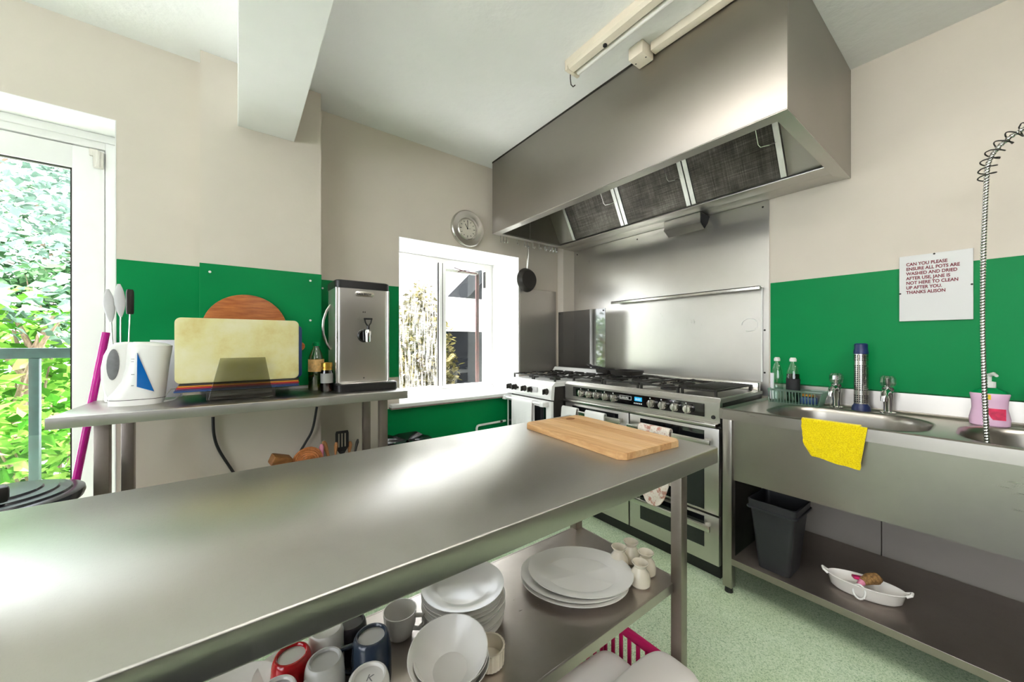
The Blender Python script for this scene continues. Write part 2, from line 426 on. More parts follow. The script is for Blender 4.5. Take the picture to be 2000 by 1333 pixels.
tag(MB().box(XB-.006, XB, -1.2, .83, .985, 1.583, .0015).build('green_panel', 'green_panel', wall_right, smooth=False), 'glossy green wall panel')
flat('clad_grey', '#a9a29a', .45, var=.05, scale=3)
for y0, y1 in ((.352, .83), (-.45, .348), (-1.2, -.454)):
    tag(MB().box(XB-.03, XB-.001, y0, y1, .02, .88, .001).build('cladding_sheet', 'clad_grey', wall_right, smooth=False), 'pale grey sheet under the sink')
struct(MB().box(-3.6, XB, -2.3, -2.2, 0, CEIL).build('wall_back', 'wall_dark', smooth=False))
NX = -3.6
m = MB(); m.box(NX-.1, NX, -2.3, -1.9, 0, CEIL); m.box(NX-.1, NX, 1.3, 3.05, 0, CEIL); m.box(NX-.1, NX, -1.9, 1.3, 0, .75); m.box(NX-.1, NX, -1.9, 1.3, 2.45, CEIL)
struct(m.build('wall_near', 'wall_dark', smooth=False))
w2 = thing('added_window', 'unseen window added behind the viewer to light the room', 'window', (NX-.05, -.3, .75)); w2['kind'] = 'structure'  # unseen window added on the side the light comes from
m = MB(); m.box(NX-.08, NX-.02, -1.9, 1.3, .75, .80, .003); m.box(NX-.08, NX-.02, -1.9, 1.3, 2.4, 2.45, .003)
for y in (-1.9, -.85, .20, 1.25): m.box(NX-.08, NX-.02, y, y+.05, .75, 2.45, .003)
m.build('frame', 'upvc', w2)
for y in (-1.85, -.80, .25): MB().box(NX-.052, NX-.048, y, y+1.0, .8, 2.4).build('pane', 'pane', w2, smooth=False)
struct(MB().box(0, .252, -2.2, 2.35, 2.338, CEIL, .003).build('trim_1', 'beam_white', smooth=False))
struct(MB().box(2.427, XB, 2.44, 2.515, 0, CEIL, .003).build('trim_2', 'wall_cream', smooth=False))

# glazed back door
YD = 2.67
d1 = thing('door_1', 'white plastic framed glazed door to the garden', 'door', (-.95, YD, 0)); d1['kind'] = 'structure'
m = MB(); fx0, fx1 = -1.45, -.452
m.box(fx0, fx0+.075, YD, YD+.07, 0, 2.253, .004); m.box(-.527, fx1, YD, YD+.07, 0, 2.253, .004)
m.box(fx0+.074, -.526, YD+.001, YD+.069, 2.182, 2.252, .004); m.box(fx0, -.491, YD-.012, YD+.002, 2.215, 2.252, .003); m.box(-.49, fx1-.001, YD-.013, YD+.002, 0, 2.252, .003)
m.build('frame', 'upvc', d1)
lx0, lx1 = -1.372, -.530
m = MB(); y0, y1 = YD+.004, YD+.062
m.box(lx1-.108, lx1, y0, y1, .02, 2.178, .006); m.box(lx0, lx0+.108, y0, y1, .02, 2.178, .006)
m.box(lx0+.104, lx1-.104, y0+.001, y1-.001, 2.068, 2.177, .004); m.box(lx0+.104, lx1-.104, y0+.001, y1-.001, .021, .20, .004)
leaf = m.build('leaf', 'upvc', d1)
MB().box(lx0+.1, lx1-.1, YD+.03, YD+.036, .19, 2.08).build('pane', 'pane', leaf, smooth=False)
m = MB(); gx0, gx1 = lx0+.108, lx1-.108
m.box(gx0-.001, gx0+.006, YD+.012, YD+.03, .2, 2.068); m.box(gx1-.006, gx1+.001, YD+.012, YD+.03, .2, 2.068); m.box(gx0, gx1, YD+.012, YD+.03, 2.062, 2.069)
m.build('gasket', 'dark_metal', leaf, smooth=False)
m = MB(); m.box(-.566, -.532, YD-.014, YD+.01, 2.085, 2.165, .003); m.cyl((-.549, YD-.016, 2.085), (-.549, YD-.016, 2.165), .008, n=10); m.box(-.58, -.55, YD-.008, YD+.01, 2.14, 2.175, .003)
m.build('hinge', 'upvc_edge', d1)

# small window
YW = 2.92
w1 = thing('window_1', 'white framed sliding window with dirty panes', 'window', (1.43, YW, .8)); w1['kind'] = 'structure'
m = MB(); m.box(.904, .935, YW, YW+.06, .803, 1.961, .003); m.box(1.875, 1.956, YW, YW+.06, .803, 1.961, .003)
m.box(.933, 1.877, YW+.001, YW+.059, 1.915, 1.961, .003); m.box(.933, 1.877, YW+.001, YW+.059, .803, .845, .003)
m.box(.905, 1.955, YW-.02, YW-.001, .8025, .818, .002)
m.build('frame', 'upvc', w1)
m = MB(); m.box(1.395, 1.425, YW-.012, YW+.03, .84, 1.92, .003); m.box(1.431, 1.465, YW-.004, YW+.04, .84, 1.92, .003); m.build('mullion', 'upvc', w1)
m = MB(); m.box(1.4245, 1.4315, YW-.008, YW+.02, .845, 1.916); m.build('seal', 'dark_metal', w1, smooth=False)
m = MB(); m.box(1.388, 1.396, YW-.006, YW+.02, .845, 1.916); m.build('seal', 'dark_metal', w1, smooth=False)
MB().box(.93, 1.395, YW+.02, YW+.025, .842, 1.918).build('pane', 'pane_dirty', w1, smooth=False)
MB().box(1.465, 1.88, YW+.03, YW+.035, .842, 1.918).build('pane', 'pane_dusty', w1, smooth=False)
m = MB(); m.box(1.80, 1.832, YW+.04, YW+.058, .85, 1.875, .002); m.build('old_casement_edge', 'brown_paint', w1)
m = MB(); m.box(1.47, 1.82, YW+.04, YW+.058, 1.858, 1.885, .002); m.build('old_casement_head', 'upvc_edge', w1)
m = MB(); m.tube([(1.56, YW+.03, 1.9), (1.62, YW+.028, 1.885), (1.70, YW+.028, 1.875), (1.80, YW+.03, 1.872)], .005, 6); m.tube([(1.60, YW+.028, 1.868), (1.66, YW+.026, 1.884), (1.74, YW+.026, 1.892)], .004, 6); m.build('twig', 'brown_paint', w1)
m = MB(); m.box(1.868, 1.874, YW-.004, YW+.03, 1.74, 1.89); m.build('stay_slot', 'dark_metal', w1, smooth=False)
m = MB(); m.box(.83, 1.99, 2.455, 2.92, .778, .802, .004); sill = m.build('sill', 'reveal_white', w1)
MB().box(.83, 1.99, 2.459, 2.512, .768, .779).build('sill_edge', 'sill_edge', w1, smooth=False)

# ================================================================== OUTSIDE
def leaves(m, n, cen, rad, size, surf=.55, droop=.0, aspect=1.9, rng=random):
    bm = m.bm
    for _ in range(n):
        while True:
            v = Vector((rng.uniform(-1, 1), rng.uniform(-1, 1), rng.uniform(-1, 1)))
            if surf*rng.random() < v.length <= 1: break
        p = Vector((cen[0]+v.x*rad[0], cen[1]+v.y*rad[1], cen[2]+v.z*rad[2]))
        s = size*rng.uniform(.6, 1.3)
        R = Euler((rng.uniform(-.9, .9)+droop, rng.uniform(-.9, .9), rng.uniform(0, 6.3))).to_matrix()
        q = [R@Vector(c)+p for c in ((0, 0, 0), (s*.5, s*aspect*.45, s*.12), (0, s*aspect, -s*.2), (-s*.5, s*aspect*.45, s*.12))]
        bm.faces.new([bm.verts.new(c) for c in q])
m = MB(); m.box(-12, 9, 2.98, 16, -.5, -.36); m.box(-12, -3.7, -8, 2.98, -.5, -.36)
struct(m.build('garden_ground', 'bounce_ground', smooth=False))
def shrub(name, label, cen, rad, n, size, mat, group, stems=4, base=-.36):
    t = thing(name, label, 'plant', (cen[0], cen[1], base), group)
    m = MB(); leaves(m, n, cen, rad, size); o = m.build('foliage', mat, t, smooth=False, normals=False); o['kind'] = 'stuff'
    m = MB()
    for k in range(stems):
        a = random.uniform(0, 6.28); e = (cen[0]+math.cos(a)*rad[0]*.6, cen[1]+math.sin(a)*rad[1]*.6, cen[2]+rad[2]*random.uniform(.2, .7))
        m.tube([(cen[0]+math.cos(a)*.05, cen[1]+math.sin(a)*.05, base), ((cen[0]+e[0])/2+.04, (cen[1]+e[1])/2, (base+e[2])/2), e], [.014, .01, .005], 6)
    m.build('stems', 'bark', t)
    return t
gs = 'garden plants behind the glazed door'
shrub('leafy_shrub', 'bright green leafy shrub right behind the garden rail post', (-1.15, 4.25, .25), (.42, .45, .6), 620, .075, 'leaf_bright', gs)
shrub('leafy_shrub', 'bright green leafy shrub at the left edge of the door glass', (-1.75, 4.6, .35), (.5, .5, .7), 620, .085, 'leaf_bright', gs)
shrub('leafy_shrub', 'tall pale green shrub rising above the garden rail', (-1.7, 5.4, 1.0), (.6, .5, .75), 800, .08, 'leaf_bright', gs)
shrub('leafy_shrub', 'low green shrub beside the inner door stile', (-.75, 4.2, .1), (.4, .4, .45), 420, .07, 'leaf_bright', gs)
shrub('leafy_shrub', 'far low hedge of mixed green seen through the door', (-2.3, 7.2, .5), (1.4, .6, .9), 900, .11, 'leaf_bright', gs)
shrub('leafy_shrub', 'dark green ivy mound above the rail by the door stile', (-1.75, 7.0, 1.75), (.55, .5, .42), 700, .075, 'leaf_dark', gs)
def tree(label, base, h, crown, rad, n, size, mat, group, lean=(0, 0)):
    t = thing('garden_tree', label, 'tree', (base[0], base[1], -.36), group)
    m = MB(); top = (base[0]+lean[0], base[1]+lean[1], h)
    m.tube([(base[0], base[1], -.36), ((base[0]+top[0])/2+.03, (base[1]+top[1])/2, h*.5), top], [.045*h**.4, .035*h**.4, .018], 9)
    for k in range(7):
        a = random.uniform(0, 6.28); z = h*random.uniform(.5, .95); f = z/h
        p = Vector((base[0]+lean[0]*f, base[1]+lean[1]*f, z))
        m.tube([p, p+Vector((math.cos(a)*rad[0]*.4, math.sin(a)*rad[1]*.4, .25)), p+Vector((math.cos(a)*rad[0]*.75, math.sin(a)*rad[1]*.75, .4))], [.025, .016, .006], 6)
    m.build('trunk', 'bark', t)
    m = MB(); leaves(m, n, crown, rad, size, .2); o = m.build('crown', mat, t, smooth=False, normals=False); o['kind'] = 'stuff'
    return t
gt = 'garden trees'
tree('slender brown trunk leaning across the lower door glass', (-1.62, 4.9), 1.3, (-1.3, 5.2, 1.5), (.35, .4, .35), 160, .075, 'leaf_pale', gt, (.22, .2))
tree('pale leafy tree filling the upper left of the door glass', (-2.9, 8.6), 4.2, (-2.7, 8.6, 3.6), (.9, 1.0, 1.5), 1500, .085, 'leaf_pale', gt)
tree('grey green tree behind the top right of the door glass', (-1.9, 9.6), 4.6, (-1.95, 9.6, 3.7), (.75, .9, 1.5), 1100, .085, 'leaf_pale', gt)
tree('broad dark tree farthest back in the garden', (-3.4, 12.5), 4.5, (-3.2, 12.5, 3.0), (1.7, .8, 1.7), 1500, .13, 'leaf_dark', gt)
r = thing('garden_railing', 'blue green painted metal railing outside the glazed door', 'railing', (-1.0, 3.6, -.36))
MB().box(-2.6, -.3, 3.585, 3.615, 1.125, 1.19, .004).build('top_rail', 'rail_paint', r)
for x in (-1.96, -1.007, -.45):
    m = MB(); m.box(x-.022, x+.02, 3.58, 3.62, -.36, 1.125, .003); m.build('post', 'rail_paint', r)
# outside the small window
ob = thing('outbuilding', 'pale rendered outbuilding with a dark opening beyond the small window', 'building', (5.2, 6.4, -.36))
MB().box(2.85, 7.0, 6.0, 6.9, -.36, 2.05).build('wall', 'render_white', ob, smooth=False)
MB().prism([(3.4, 2.05), (7.1, 2.05), (7.1, 2.75), (4.1, 2.75)], 5.9, 7.0, 'XZ').build('roof', 'slate_and_shade', ob, smooth=False)
m = MB(); m.box(2.93, 6.6, 5.85, 5.98, -.36, 1.42, .01); m.build('doorway_shade', 'slate_and_shade', ob)  # black slab stands in for the shade inside the open doorway
m = MB(); m.box(2.88, 6.7, 5.8, 5.99, 1.42, 1.62, .01); m.build('lintel', 'render_white', ob)
gi = 'plants outside the small window'
for k, (x, y, z, rx, rz, nn, lb) in enumerate(((2.1, 5.0, .7, .36, 1.35, 2600, 'straggling ivy hedge behind the left window pane'), (2.62, 5.35, .5, .22, 1.15, 1000, 'olive ivy growth beside the window mullion'), (1.45, 4.6, .5, .4, 1.3, 1600, 'brown green creeper at the left edge of the small window'), (3.3, 7.6, 1.9, .4, .8, 400, 'thin twiggy shrub above the dark opening'))):
    shrub('ivy_hedge', lb, (x, y, z), (rx, .35, rz), nn, .06, 'leaf_ivy', gi, 6)

# ================================================================== EXTRACTOR HOOD
HX, HY0, HY1, HZ, HT = 1.62, .468, 2.42, 2.09, 2.648
hood = thing('extractor_hood', 'large stainless steel extractor hood hanging over the cookers', 'extractor hood', (2.1, 1.44, HZ))
m = MB(); m.box(HX, HX+.012, HY0, HY1, HZ, HT, .002); m.build('front_panel', 'steel_hood', hood)
MB().box(HX-.001, HX+.02, HY0+.0, HY1, HT-.001, CEIL-.0005).build('shadow_gap_strip', 'dark_metal', hood, smooth=False)
MB().box(HX+.012, XB-.001, HY0, HY0+.012, HZ, HT+.008, .002).build('end_panel', 'steel_hood', hood)
MB().box(HX+.012, 2.42, HY1-.012, HY1, HZ, HT+.008, .002).build('end_panel', 'steel_hood', hood)
MB().prism([(HX+.002, HY0+.001), (HX+.062, HY0+.05), (HX+.062, HY1-.05), (HX+.002, HY1-.001)], HZ-.003, HZ+.008, 'XY').build('front_flange', 'steel', hood, smooth=False)
m = MB(); m.prism([(HX+.062, HY0+.05), (HX+.002, HY0+.001), (XB-.002, HY0+.001), (2.46, HY0+.05)], HZ-.003, HZ+.008, 'XY'); m.build('side_flange', 'steel', hood, smooth=False)
m = MB(); m.prism([(HX+.062, HY1-.05), (2.42, HY1-.05), (2.42, HY1-.001), (HX+.002, HY1-.001)], HZ-.003, HZ+.008, 'XY'); m.build('side_flange', 'steel', hood, smooth=False)
m = MB(); m.box(2.315, 2.43, HY0+.05, 2.40, HZ-.002, HZ+.012, .002); m.build('grease_trough', 'steel', hood)
MB().box(2.43, XB-.002, HY0+.013, 2.474, HZ+.002, HZ+.014, .001).build('rear_flange', 'steel', hood)
# filter bank: slopes up and forward from the trough
TH = math.radians(62); UX, UZ = -math.cos(TH), math.sin(TH); BX, BZ = 2.325, HZ+.008
def fp(y, s, o=0):  # point on the filter plane, s up the slope, o out of the plane toward the room
    return Vector((BX+UX*s-math.sin(TH)*o, y, BZ+UZ*s-math.cos(TH)*o))
def slab(m, y0, y1, s0, s1, o0, o1):
    c = [fp(y, s, o) for o in (o0, o1) for y, s in ((y0, s0), (y1, s0), (y1, s1), (y0, s1))]
    v = [m.bm.verts.new(p) for p in c]
    for f in ((0,1,2,3), (7,6,5,4), (0,4,5,1), (1,5,6,2), (2,6,7,3), (3,7,4,0)): m.bm.faces.new([v[i] for i in f])
SL = .585
m = MB(); slab(m, HY0+.013, HY1-.013, -.01, SL+.01, -.03, -.026); m.build('filter_backing', 'steel_hood', hood, smooth=False)
def yofpx(px, py):
    d = ray(px, py); nrm = Vector((-math.sin(TH), 0, -math.cos(TH))); p0 = fp(0, 0) - Vector((0, 0, HCAM))
    return (d*(p0.dot(nrm)/d.dot(nrm))).y
yr = .675; ya = yofpx(1350, 400); yb = yofpx(1219, 438); yc = yofpx(1119, 470)
edges = [(yr, ya-.004), (ya+.004, yb-.004), (yb+.004, yc)]
for k, (a, b) in enumerate(edges):
    m = MB(); slab(m, a+.03, b-.03, .0, SL, -.022, -.004)
    fl = tag(m.build('grease_filter', 'filter_mesh', hood, smooth=False), 'dark knitted mesh grease filter')
    m = MB(); slab(m, a, a+.026, 0, SL, -.025, 0); slab(m, b-.026, b, 0, SL, -.025, 0); slab(m, a, b, -.012, .0, -.025, -.001)
    m.build('filter_frame', 'galvanised', fl, smooth=False)
    hy = a+.02
    m = MB(); m.tube([fp(hy, .19, .002), fp(hy, .19, .02), fp(hy+.02, .19, .035), fp(hy+.06, .195, .035), fp(hy+.068, .21, .035), fp(hy+.068, .29, .035), fp(hy+.06, .305, .035), fp(hy+.02, .31, .035), fp(hy, .31, .02), fp(hy, .31, .002)], .0025, 6)
    m.build('wire_handle', 'chrome', fl)
m = MB(); slab(m, HY0+.013, yr-.003, 0, SL, -.02, -.016); m.build('blanking_plate', 'steel_hood', hood, smooth=False)
m = MB(); slab(m, yc+.003, HY1-.013, 0, SL, -.02, -.016); m.build('blanking_plate', 'steel_hood', hood, smooth=False)
m = MB(); m.box(HX+.013, 2.40, HY1-.03, HY1-.013, HZ+.01, HT-.02); m.build('inner_lining', 'steel_hood', hood, smooth=False)
m = MB(); m.cyl((1.98, HY1-.034, HZ+.01), (1.98, HY1-.034, HT-.05), .006, n=8); m.build('seam', 'steel', hood)
# hook rail + S hooks along the window end of the hood
hk_pos = [1.705, 1.735, 1.765, 1.875, 1.955, 1.99, 2.05, 2.12, 2.19, 2.235, 2.275, 2.315]
def s_hook(x, label):
    m = MB(); y = HY1+.004; z = HZ
    pts = []
    for i in range(9):
        a = PI*i/8; pts.append((x, y-.010*math.cos(a)-.006, z+.008+.012*math.sin(a)))
    pts += [(x, y+.004, z-.04)]
    for i in range(1, 9):
        a = PI*i/8; pts.append((x, y+.004-.011+.011*math.cos(a), z-.04-.014*math.sin(a)))
    m.tube(pts, .0028, 6)
    o = m.build('s_hook', 'chrome')
    return tag(o, label, 'hook', 'hooks on the hood rim')
names = ['first', 'second', 'third', 'fourth', 'fifth', 'sixth', 'seventh', 'eighth', 'ninth', 'tenth', 'eleventh', 'twelfth']
for k, x in enumerate(hk_pos):
    s_hook(x, f'small chrome S hook on the hood rim, {names[k]} from the front corner' + (' holding the pan' if k == 5 else ''))
pan = thing('frying_pan', 'small dark frying pan hanging by its handle below the hood', 'pan', (1.993, 2.42, 1.66))
px0 = 1.993; pz = 1.762; py = 2.424
R = Euler((math.radians(90), 0, 0)).to_matrix()
m = MB(); m.lathe([(0, .012), (.074, .012), (.083, .0), (.096, -.022), (.101, -.028), (.104, -.026), (.1, -.016), (.086, .008), (.078, .016), (0, .016)], (px0, py, pz), 40, R); m.build('pan_body', 'dark_metal', pan)
m = MB(); m.tube([(px0, py+.018, pz+.096), (px0, py+.012, pz+.14), (px0, py+.004, pz+.21), (px0, py, pz+.268)], [.008, .011, .013, .008], 10, flat=.55); m.build('handle', 'brushed_light', pan)
m = MB(); m.tube([(px0+.006*math.cos(a), py, pz+.276+.012*math.sin(a)) for a in [2*PI*i/12 for i in range(12)]], .003, 6, closed=True); m.build('hanging_loop', 'brushed_light', pan)

# fittings under / beside the hood
t = thing('nozzle_box', 'small steel box fixed below the rear edge of the hood', 'box', (2.49, 1.30, 1.99))
MB().prism([(2.44, 2.088), (2.44, 2.02), (2.50, 1.985), (2.545, 2.03), (2.575, 2.085)], 1.185, 1.44, 'XZ').build('shell', 'steel', t, smooth=False)
MB().prism([(2.446, 2.084), (2.446, 2.022), (2.50, 1.99), (2.54, 2.03), (2.568, 2.082)], 1.182, 1.186, 'XZ').build('open_end', 'print_black', t, smooth=False)
# splashback sheets
sp = thing('splashback', 'tall stainless steel splashback sheet behind the range cooker', 'splashback', (2.57, 1.65, .9))
MB().box(XB-.006, XB-.0005, .837, 2.474, .90, 2.09, .001).build('sheet', 'steel_splash', sp, smooth=False)
for y, z in ((2.40, 2.055), (1.75, 2.055), (1.25, 2.055), (.87, 2.055), (.86, 1.30), (.86, 1.04)):
    MB().lathe([(.006, 0), (.005, .003), (0, .004)], (XB-.006, y, z), 10, Euler((0, -PI/2, 0)).to_matrix()).build('screw', 'dark_metal', sp)
t = thing('splash_shelf', 'lower steel sheet with a folded shelf edge above the range', 'splashback', (2.56, 1.41, .98))
MB().box(XB-.012, XB-.0065, .872, 1.951, .985, 1.56, .001).build('sheet', 'steel_splash', t, smooth=False)
m = MB(); m.box(2.50, XB-.012, .862, 1.953, 1.560, 1.566, .001); m.box(2.50, 2.505, .862, 1.953, 1.545, 1.566, .001); m.build('folded_edge', 'brushed_light', t)
m = MB(); m.box(XB-.016, XB-.012, .868, .876, .985, 1.56); m.build('edge_strip', 'upvc', t, smooth=False)
m = MB(); m.tube([(XB-.0135, .94+.045*math.cos(a), 1.335+.04*math.sin(a)) for a in [2*PI*i/28 for i in range(24)]], .003, 6); m.build('pale_ring_mark', 'white_plastic', t)  # thin pale ring laid on the sheet
t = tag(MB().box(1.966, 2.40, 2.506, 2.5145, .955, 1.70, .0015).build('steel_wall_sheet', 'steel_hood', smooth=False), 'steel sheet on the wall between the window and the corner', 'splashback')
t = thing('side_screen', 'grey see-through screen standing behind the small cooker in the corner', 'screen', (2.424, 2.22, .95))
MB().box(2.419, 2.425, 1.945, 2.497, .95, 1.508, .0015).build('sheet', 'acrylic_grey', t, smooth=False)
for y in (1.965, 2.475): MB().lathe([(.008, 0), (.006, .004), (0, .005)], (2.419, y, 1.49), 10, Euler((0, -PI/2, 0)).to_matrix()).build('screw', 'dark_metal', t)

# ceiling batten, junction box, conduit
def batten(x, y0, y1, label, lit=0):
    t = thing('fluorescent_batten', label, 'light', (x, (y0+y1)/2, 2.54), 'ceiling fluorescent battens')
    MB().prism([(x-.024, CEIL-.0005), (x-.024, 2.625), (x-.012, 2.612), (x+.02, 2.608), (x+.036, 2.622), (x+.036, CEIL-.0005)], y0, y1, 'XZ').build('housing', 'beige_batten', t, smooth=False)
    m = MB()
    for y in (y0+.008, y1-.008): m.box(x-.026, x+.066, y-.009, y+.009, 2.604, CEIL-.0005, .004)
    m.build('end_cap', 'beige_batten', t)
    o = MB().cyl((x+.053, y0+.012, 2.622), (x+.053, y1-.012, 2.622), .013, n=14).build('tube', 'tube_white', t)
    return t
n = N('tube_fill_door'); n.set(color=(1, 1, 1, 1), emis=(1, .97, .94, 1), es=4)  # glow of the added tubes out of view
n = N('tube_fill_sink'); n.set(color=(1, 1, 1, 1), emis=(1, .97, .94, 1), es=20)
n = N('tube_fill_back'); n.set(color=(1, 1, 1, 1), emis=(1, .97, .94, 1), es=26)
tl = batten(1.355, -.35, 1.325, 'unlit beige fluorescent batten on the ceiling beside the hood')
m = MB(); m.cyl((1.366, 1.10, 2.604), (1.366, 1.10, 2.612), .010, n=10); m.build('knockout', 'print_black', tl)
m = MB(); m.tube([(1.37, 1.325, 2.62), (1.385, 1.34, 2.60), (1.395, 1.345, 2.575), (1.40, 1.335, 2.56), (1.41, 1.33, 2.57)], .003, 6); m.build('loose_wire', 'dark_metal', tl)
t = thing('junction_box', 'cream junction box on the hood top beside the ceiling batten', 'junction box', (1.555, 1.05, 2.585))
MB().box(1.525, 1.618, 1.008, 1.088, 2.598, CEIL-.0005, .006).build('case', 'beige_batten', t)
for y in (1.02, 1.075): MB().lathe([(.004, 0), (0, -.002)], (1.57, y, 2.598), 8).build('screw', 'dark_metal', t)
t = tag(MB().box(1.575, 1.617, -1.2, 1.0, 2.618, CEIL-.0005, .004).build('cable_trunking', 'beige_batten'), 'cream cable trunking running from the junction box along the hood', 'trunking')
def fill(x, y0, y1, label, z=2.10, glow='tube_fill_door'):  # unseen hanging tubes added to brighten ceiling, walls and shelf
    t = thing('added_tube_light', label, 'light', (x, (y0+y1)/2, z-.02), 'added unseen tube lights')
    MB().box(x-.015, x+.015, y0, y1, z, z+.03, .004).build('spine', 'white_enamel', t)
    for y in (y0+.2, y1-.2): MB().cyl((x, y, z+.03), (x, y, CEIL), .003, n=6).build('rod', 'chrome', t)
    for s_ in (-1, 1):
        MB().cyl((x+s_*.05, y0+.03, z), (x+s_*.05, y1-.03, z), .016, n=12).build('tube', glow, t)
        for y in (y0+.02, y1-.02): MB().box(min(x, x+s_*.07), max(x, x+s_*.07), y-.012, y+.012, z-.02, z+.02, .003).build('lamp_holder', 'white_enamel', t)
    return t
fill(-1.15, -1.0, .9, 'unseen tube light added as pendant behind the viewer on the door side of the beam')
fill(.34, .05, .9, 'unseen tube light added as pendant above the viewer on the sink side of the beam', z=2.37, glow='tube_fill_sink')
fill(.85, -1.7, -.4, 'unseen tube light added as pendant farthest behind the viewer on the sink side', z=2.40, glow='tube_fill_back')

# clock
ck = thing('wall_clock', 'round brushed metal wall clock above the small window', 'clock', (1.433, 2.5, 1.975))
cc = Vector((1.437, 2.513, 2.113)); R = Euler((PI/2, 0, 0)).to_matrix()
MB().lathe([(0, 0), (.138, 0), (.142, .010), (.142, .028), (.136, .036), (.128, .036), (.100, .022), (.086, .020), (.080, .026), (.076, .026), (.074, .016), (0, .016)], cc, 56, R).build('rim', 'brushed_light', ck)
flat('clock_face', '#d9d3c4', .6)
MB().lathe([(0, .0165), (.074, .0165), (.074, .0175), (0, .0175)], cc, 40, R).build('dial', 'clock_face', ck)
yf = cc.y-.019
for k in range(12):
    a = PI/2-k*PI/6; L = .012
    m = MB(); m.obox((cc.x+math.cos(a)*.060, yf, cc.z+math.sin(a)*.060), (.016 if k % 3 == 0 else .011, .001, .0045), (0, -a, 0)); m.build('hour_mark', 'print_black', ck, smooth=False)
def hand(a, L, wd, nm, y):
    m = MB(); m.obox((cc.x+math.cos(a)*L*.42, y, cc.z+math.sin(a)*L*.42), (L, .001, wd), (0, -a, 0)); m.build(nm, 'print_black', ck, smooth=False)
hand(PI/2, .066, .004, 'minute_hand', yf-.002); hand(PI/2+PI/6, .045, .005, 'hour_hand', yf-.001); hand(.1, .03, .002, 'second_hand', yf-.003)
MB().lathe([(.005, .018), (.004, .023), (0, .024)], cc, 12, R).build('hub', 'print_black', ck)

# ================================================================== RANGE COOKER
RX, RY0, RY1 = 1.94, .846, 1.936
rg = thing('range_cooker', 'wide stainless steel range cooker with black control panel', 'cooker', (2.23, 1.39, 0))
MB().box(RX+.03, 2.50, RY0+.004, RY1-.004, .08, .925, .003).build('body', 'dark_metal', rg)
MB().box(RX+.06, 2.48, RY0+.02, RY1-.02, 0.0, .08).build('plinth', 'black_plastic', rg, smooth=False)
m = MB(); m.prism([(RX+.035, .815), (RX+.008, .815), (RX+.006, .918), (RX+.02, .936), (2.50, .936), (2.50, .92), (RX+.035, .915)], RY0, RY1, 'XZ'); m.build('fascia', 'steel', rg, smooth=False)
MB().box(RX-.035, RX+.03, RY0+.004, RY1-.004, .797, .814, .004).build('drip_moulding', 'brushed_light', rg)
MB().box(2.46, 2.50, RY0+.01, RY1-.01, .936, .985, .004).build('rear_upstand', 'brushed_light', rg)
cp = MB().box(RX+.002, RX+.01, .922, 1.852, .838, .906, .001).build('control_panel', 'black_gloss', rg, smooth=False)
for y in (1.763, 1.693, 1.626, 1.553, 1.484, 1.219, 1.148, 1.075, 1.003):
    m = MB(); m.lathe([(0, .03), (.019, .03), (.022, .024), (.0225, .004), (.024, 0), (0, 0)], (RX+.002, y, .868), 20, Euler((0, -PI/2, 0)).to_matrix()); m.box(RX-.038, RX-.024, y-.004, y+.004, .846, .890, .002)
    m.build('knob', 'brushed_light', rg)
    m = MB(); m.box(RX, RX+.002, y+.012, y+.018, .893, .899); m.build('dial_mark', 'white_plastic', cp, smooth=False)
n = N('lcd'); n.set(color=lin('#1c7fa8'), rough=.3, emis=lin('#2aa7d8'), es=.5)
MB().box(RX-.001, RX+.003, 1.288, 1.338, .868, .892).build('display', 'lcd', cp, smooth=False)
FM = lambda y, z, x=RX-.002: frame_mat((x, y, z), (0, -1, 0), (0, 0, 1))
text_mesh('display_digits', '0:00', .02, FM(1.330, .873), 'white_plastic', cp)
m = MB()
for (a, b, c, d) in ((1.362, 1.446, .868, .8695), (1.362, 1.446, .890, .8915), (1.362, 1.3635, .868, .8915), (1.4445, 1.446, .868, .8915)): m.box(RX-.001, RX+.003, a, b, c, d)
m.build('badge_frame', 'white_plastic', cp, smooth=False)
text_mesh('badge_lettering', 'LEISURE', .0155, FM(1.440, .874), 'white_plastic', cp, sx=1.12)
for k in range(5): MB().box(RX-.002, RX+.003, 1.288+k*.012, 1.294+k*.012, .851, .857).build('button', 'white_plastic', cp, smooth=False)
MB().lathe([(.011, 0), (.009, .006), (0, .006)], (RX+.006, .878, .842), 14, Euler((0, -PI/2, 0)).to_matrix()).build('ignition_button', 'black_plastic', rg)
def oven_door(y0, y1, z0, z1, gy0, gy1, gz0, gz1, hz, name='oven_door'):
    d = MB().box(RX+.004, RX+.032, y0, y1, z0, z1, .004).build(name, 'steel', rg)
    MB().box(RX+.001, RX+.006, gy0, gy1, gz0, gz1, .001).build('window', 'dark_glass', d, smooth=False)
    m = MB(); m.box(RX-.058, RX-.044, y0+.02, y1-.02, hz-.016, hz+.016, .003)
    for y in (y0+.05, y1-.05): m.box(RX-.046, RX+.004, y-.012, y+.012, hz-.010, hz+.010, .003)
    m.build('handle', 'brushed_light', d); return d
oven_door(RY0+.003, 1.376, .345, .786, .922, 1.30, .358, .768, .718)
oven_door(RY0+.003, 1.376, .088, .335, .922, 1.30, .163, .322, .288)
oven_door(1.384, RY1-.003, .088, .786, 1.46, 1.86, .34, .768, .735)
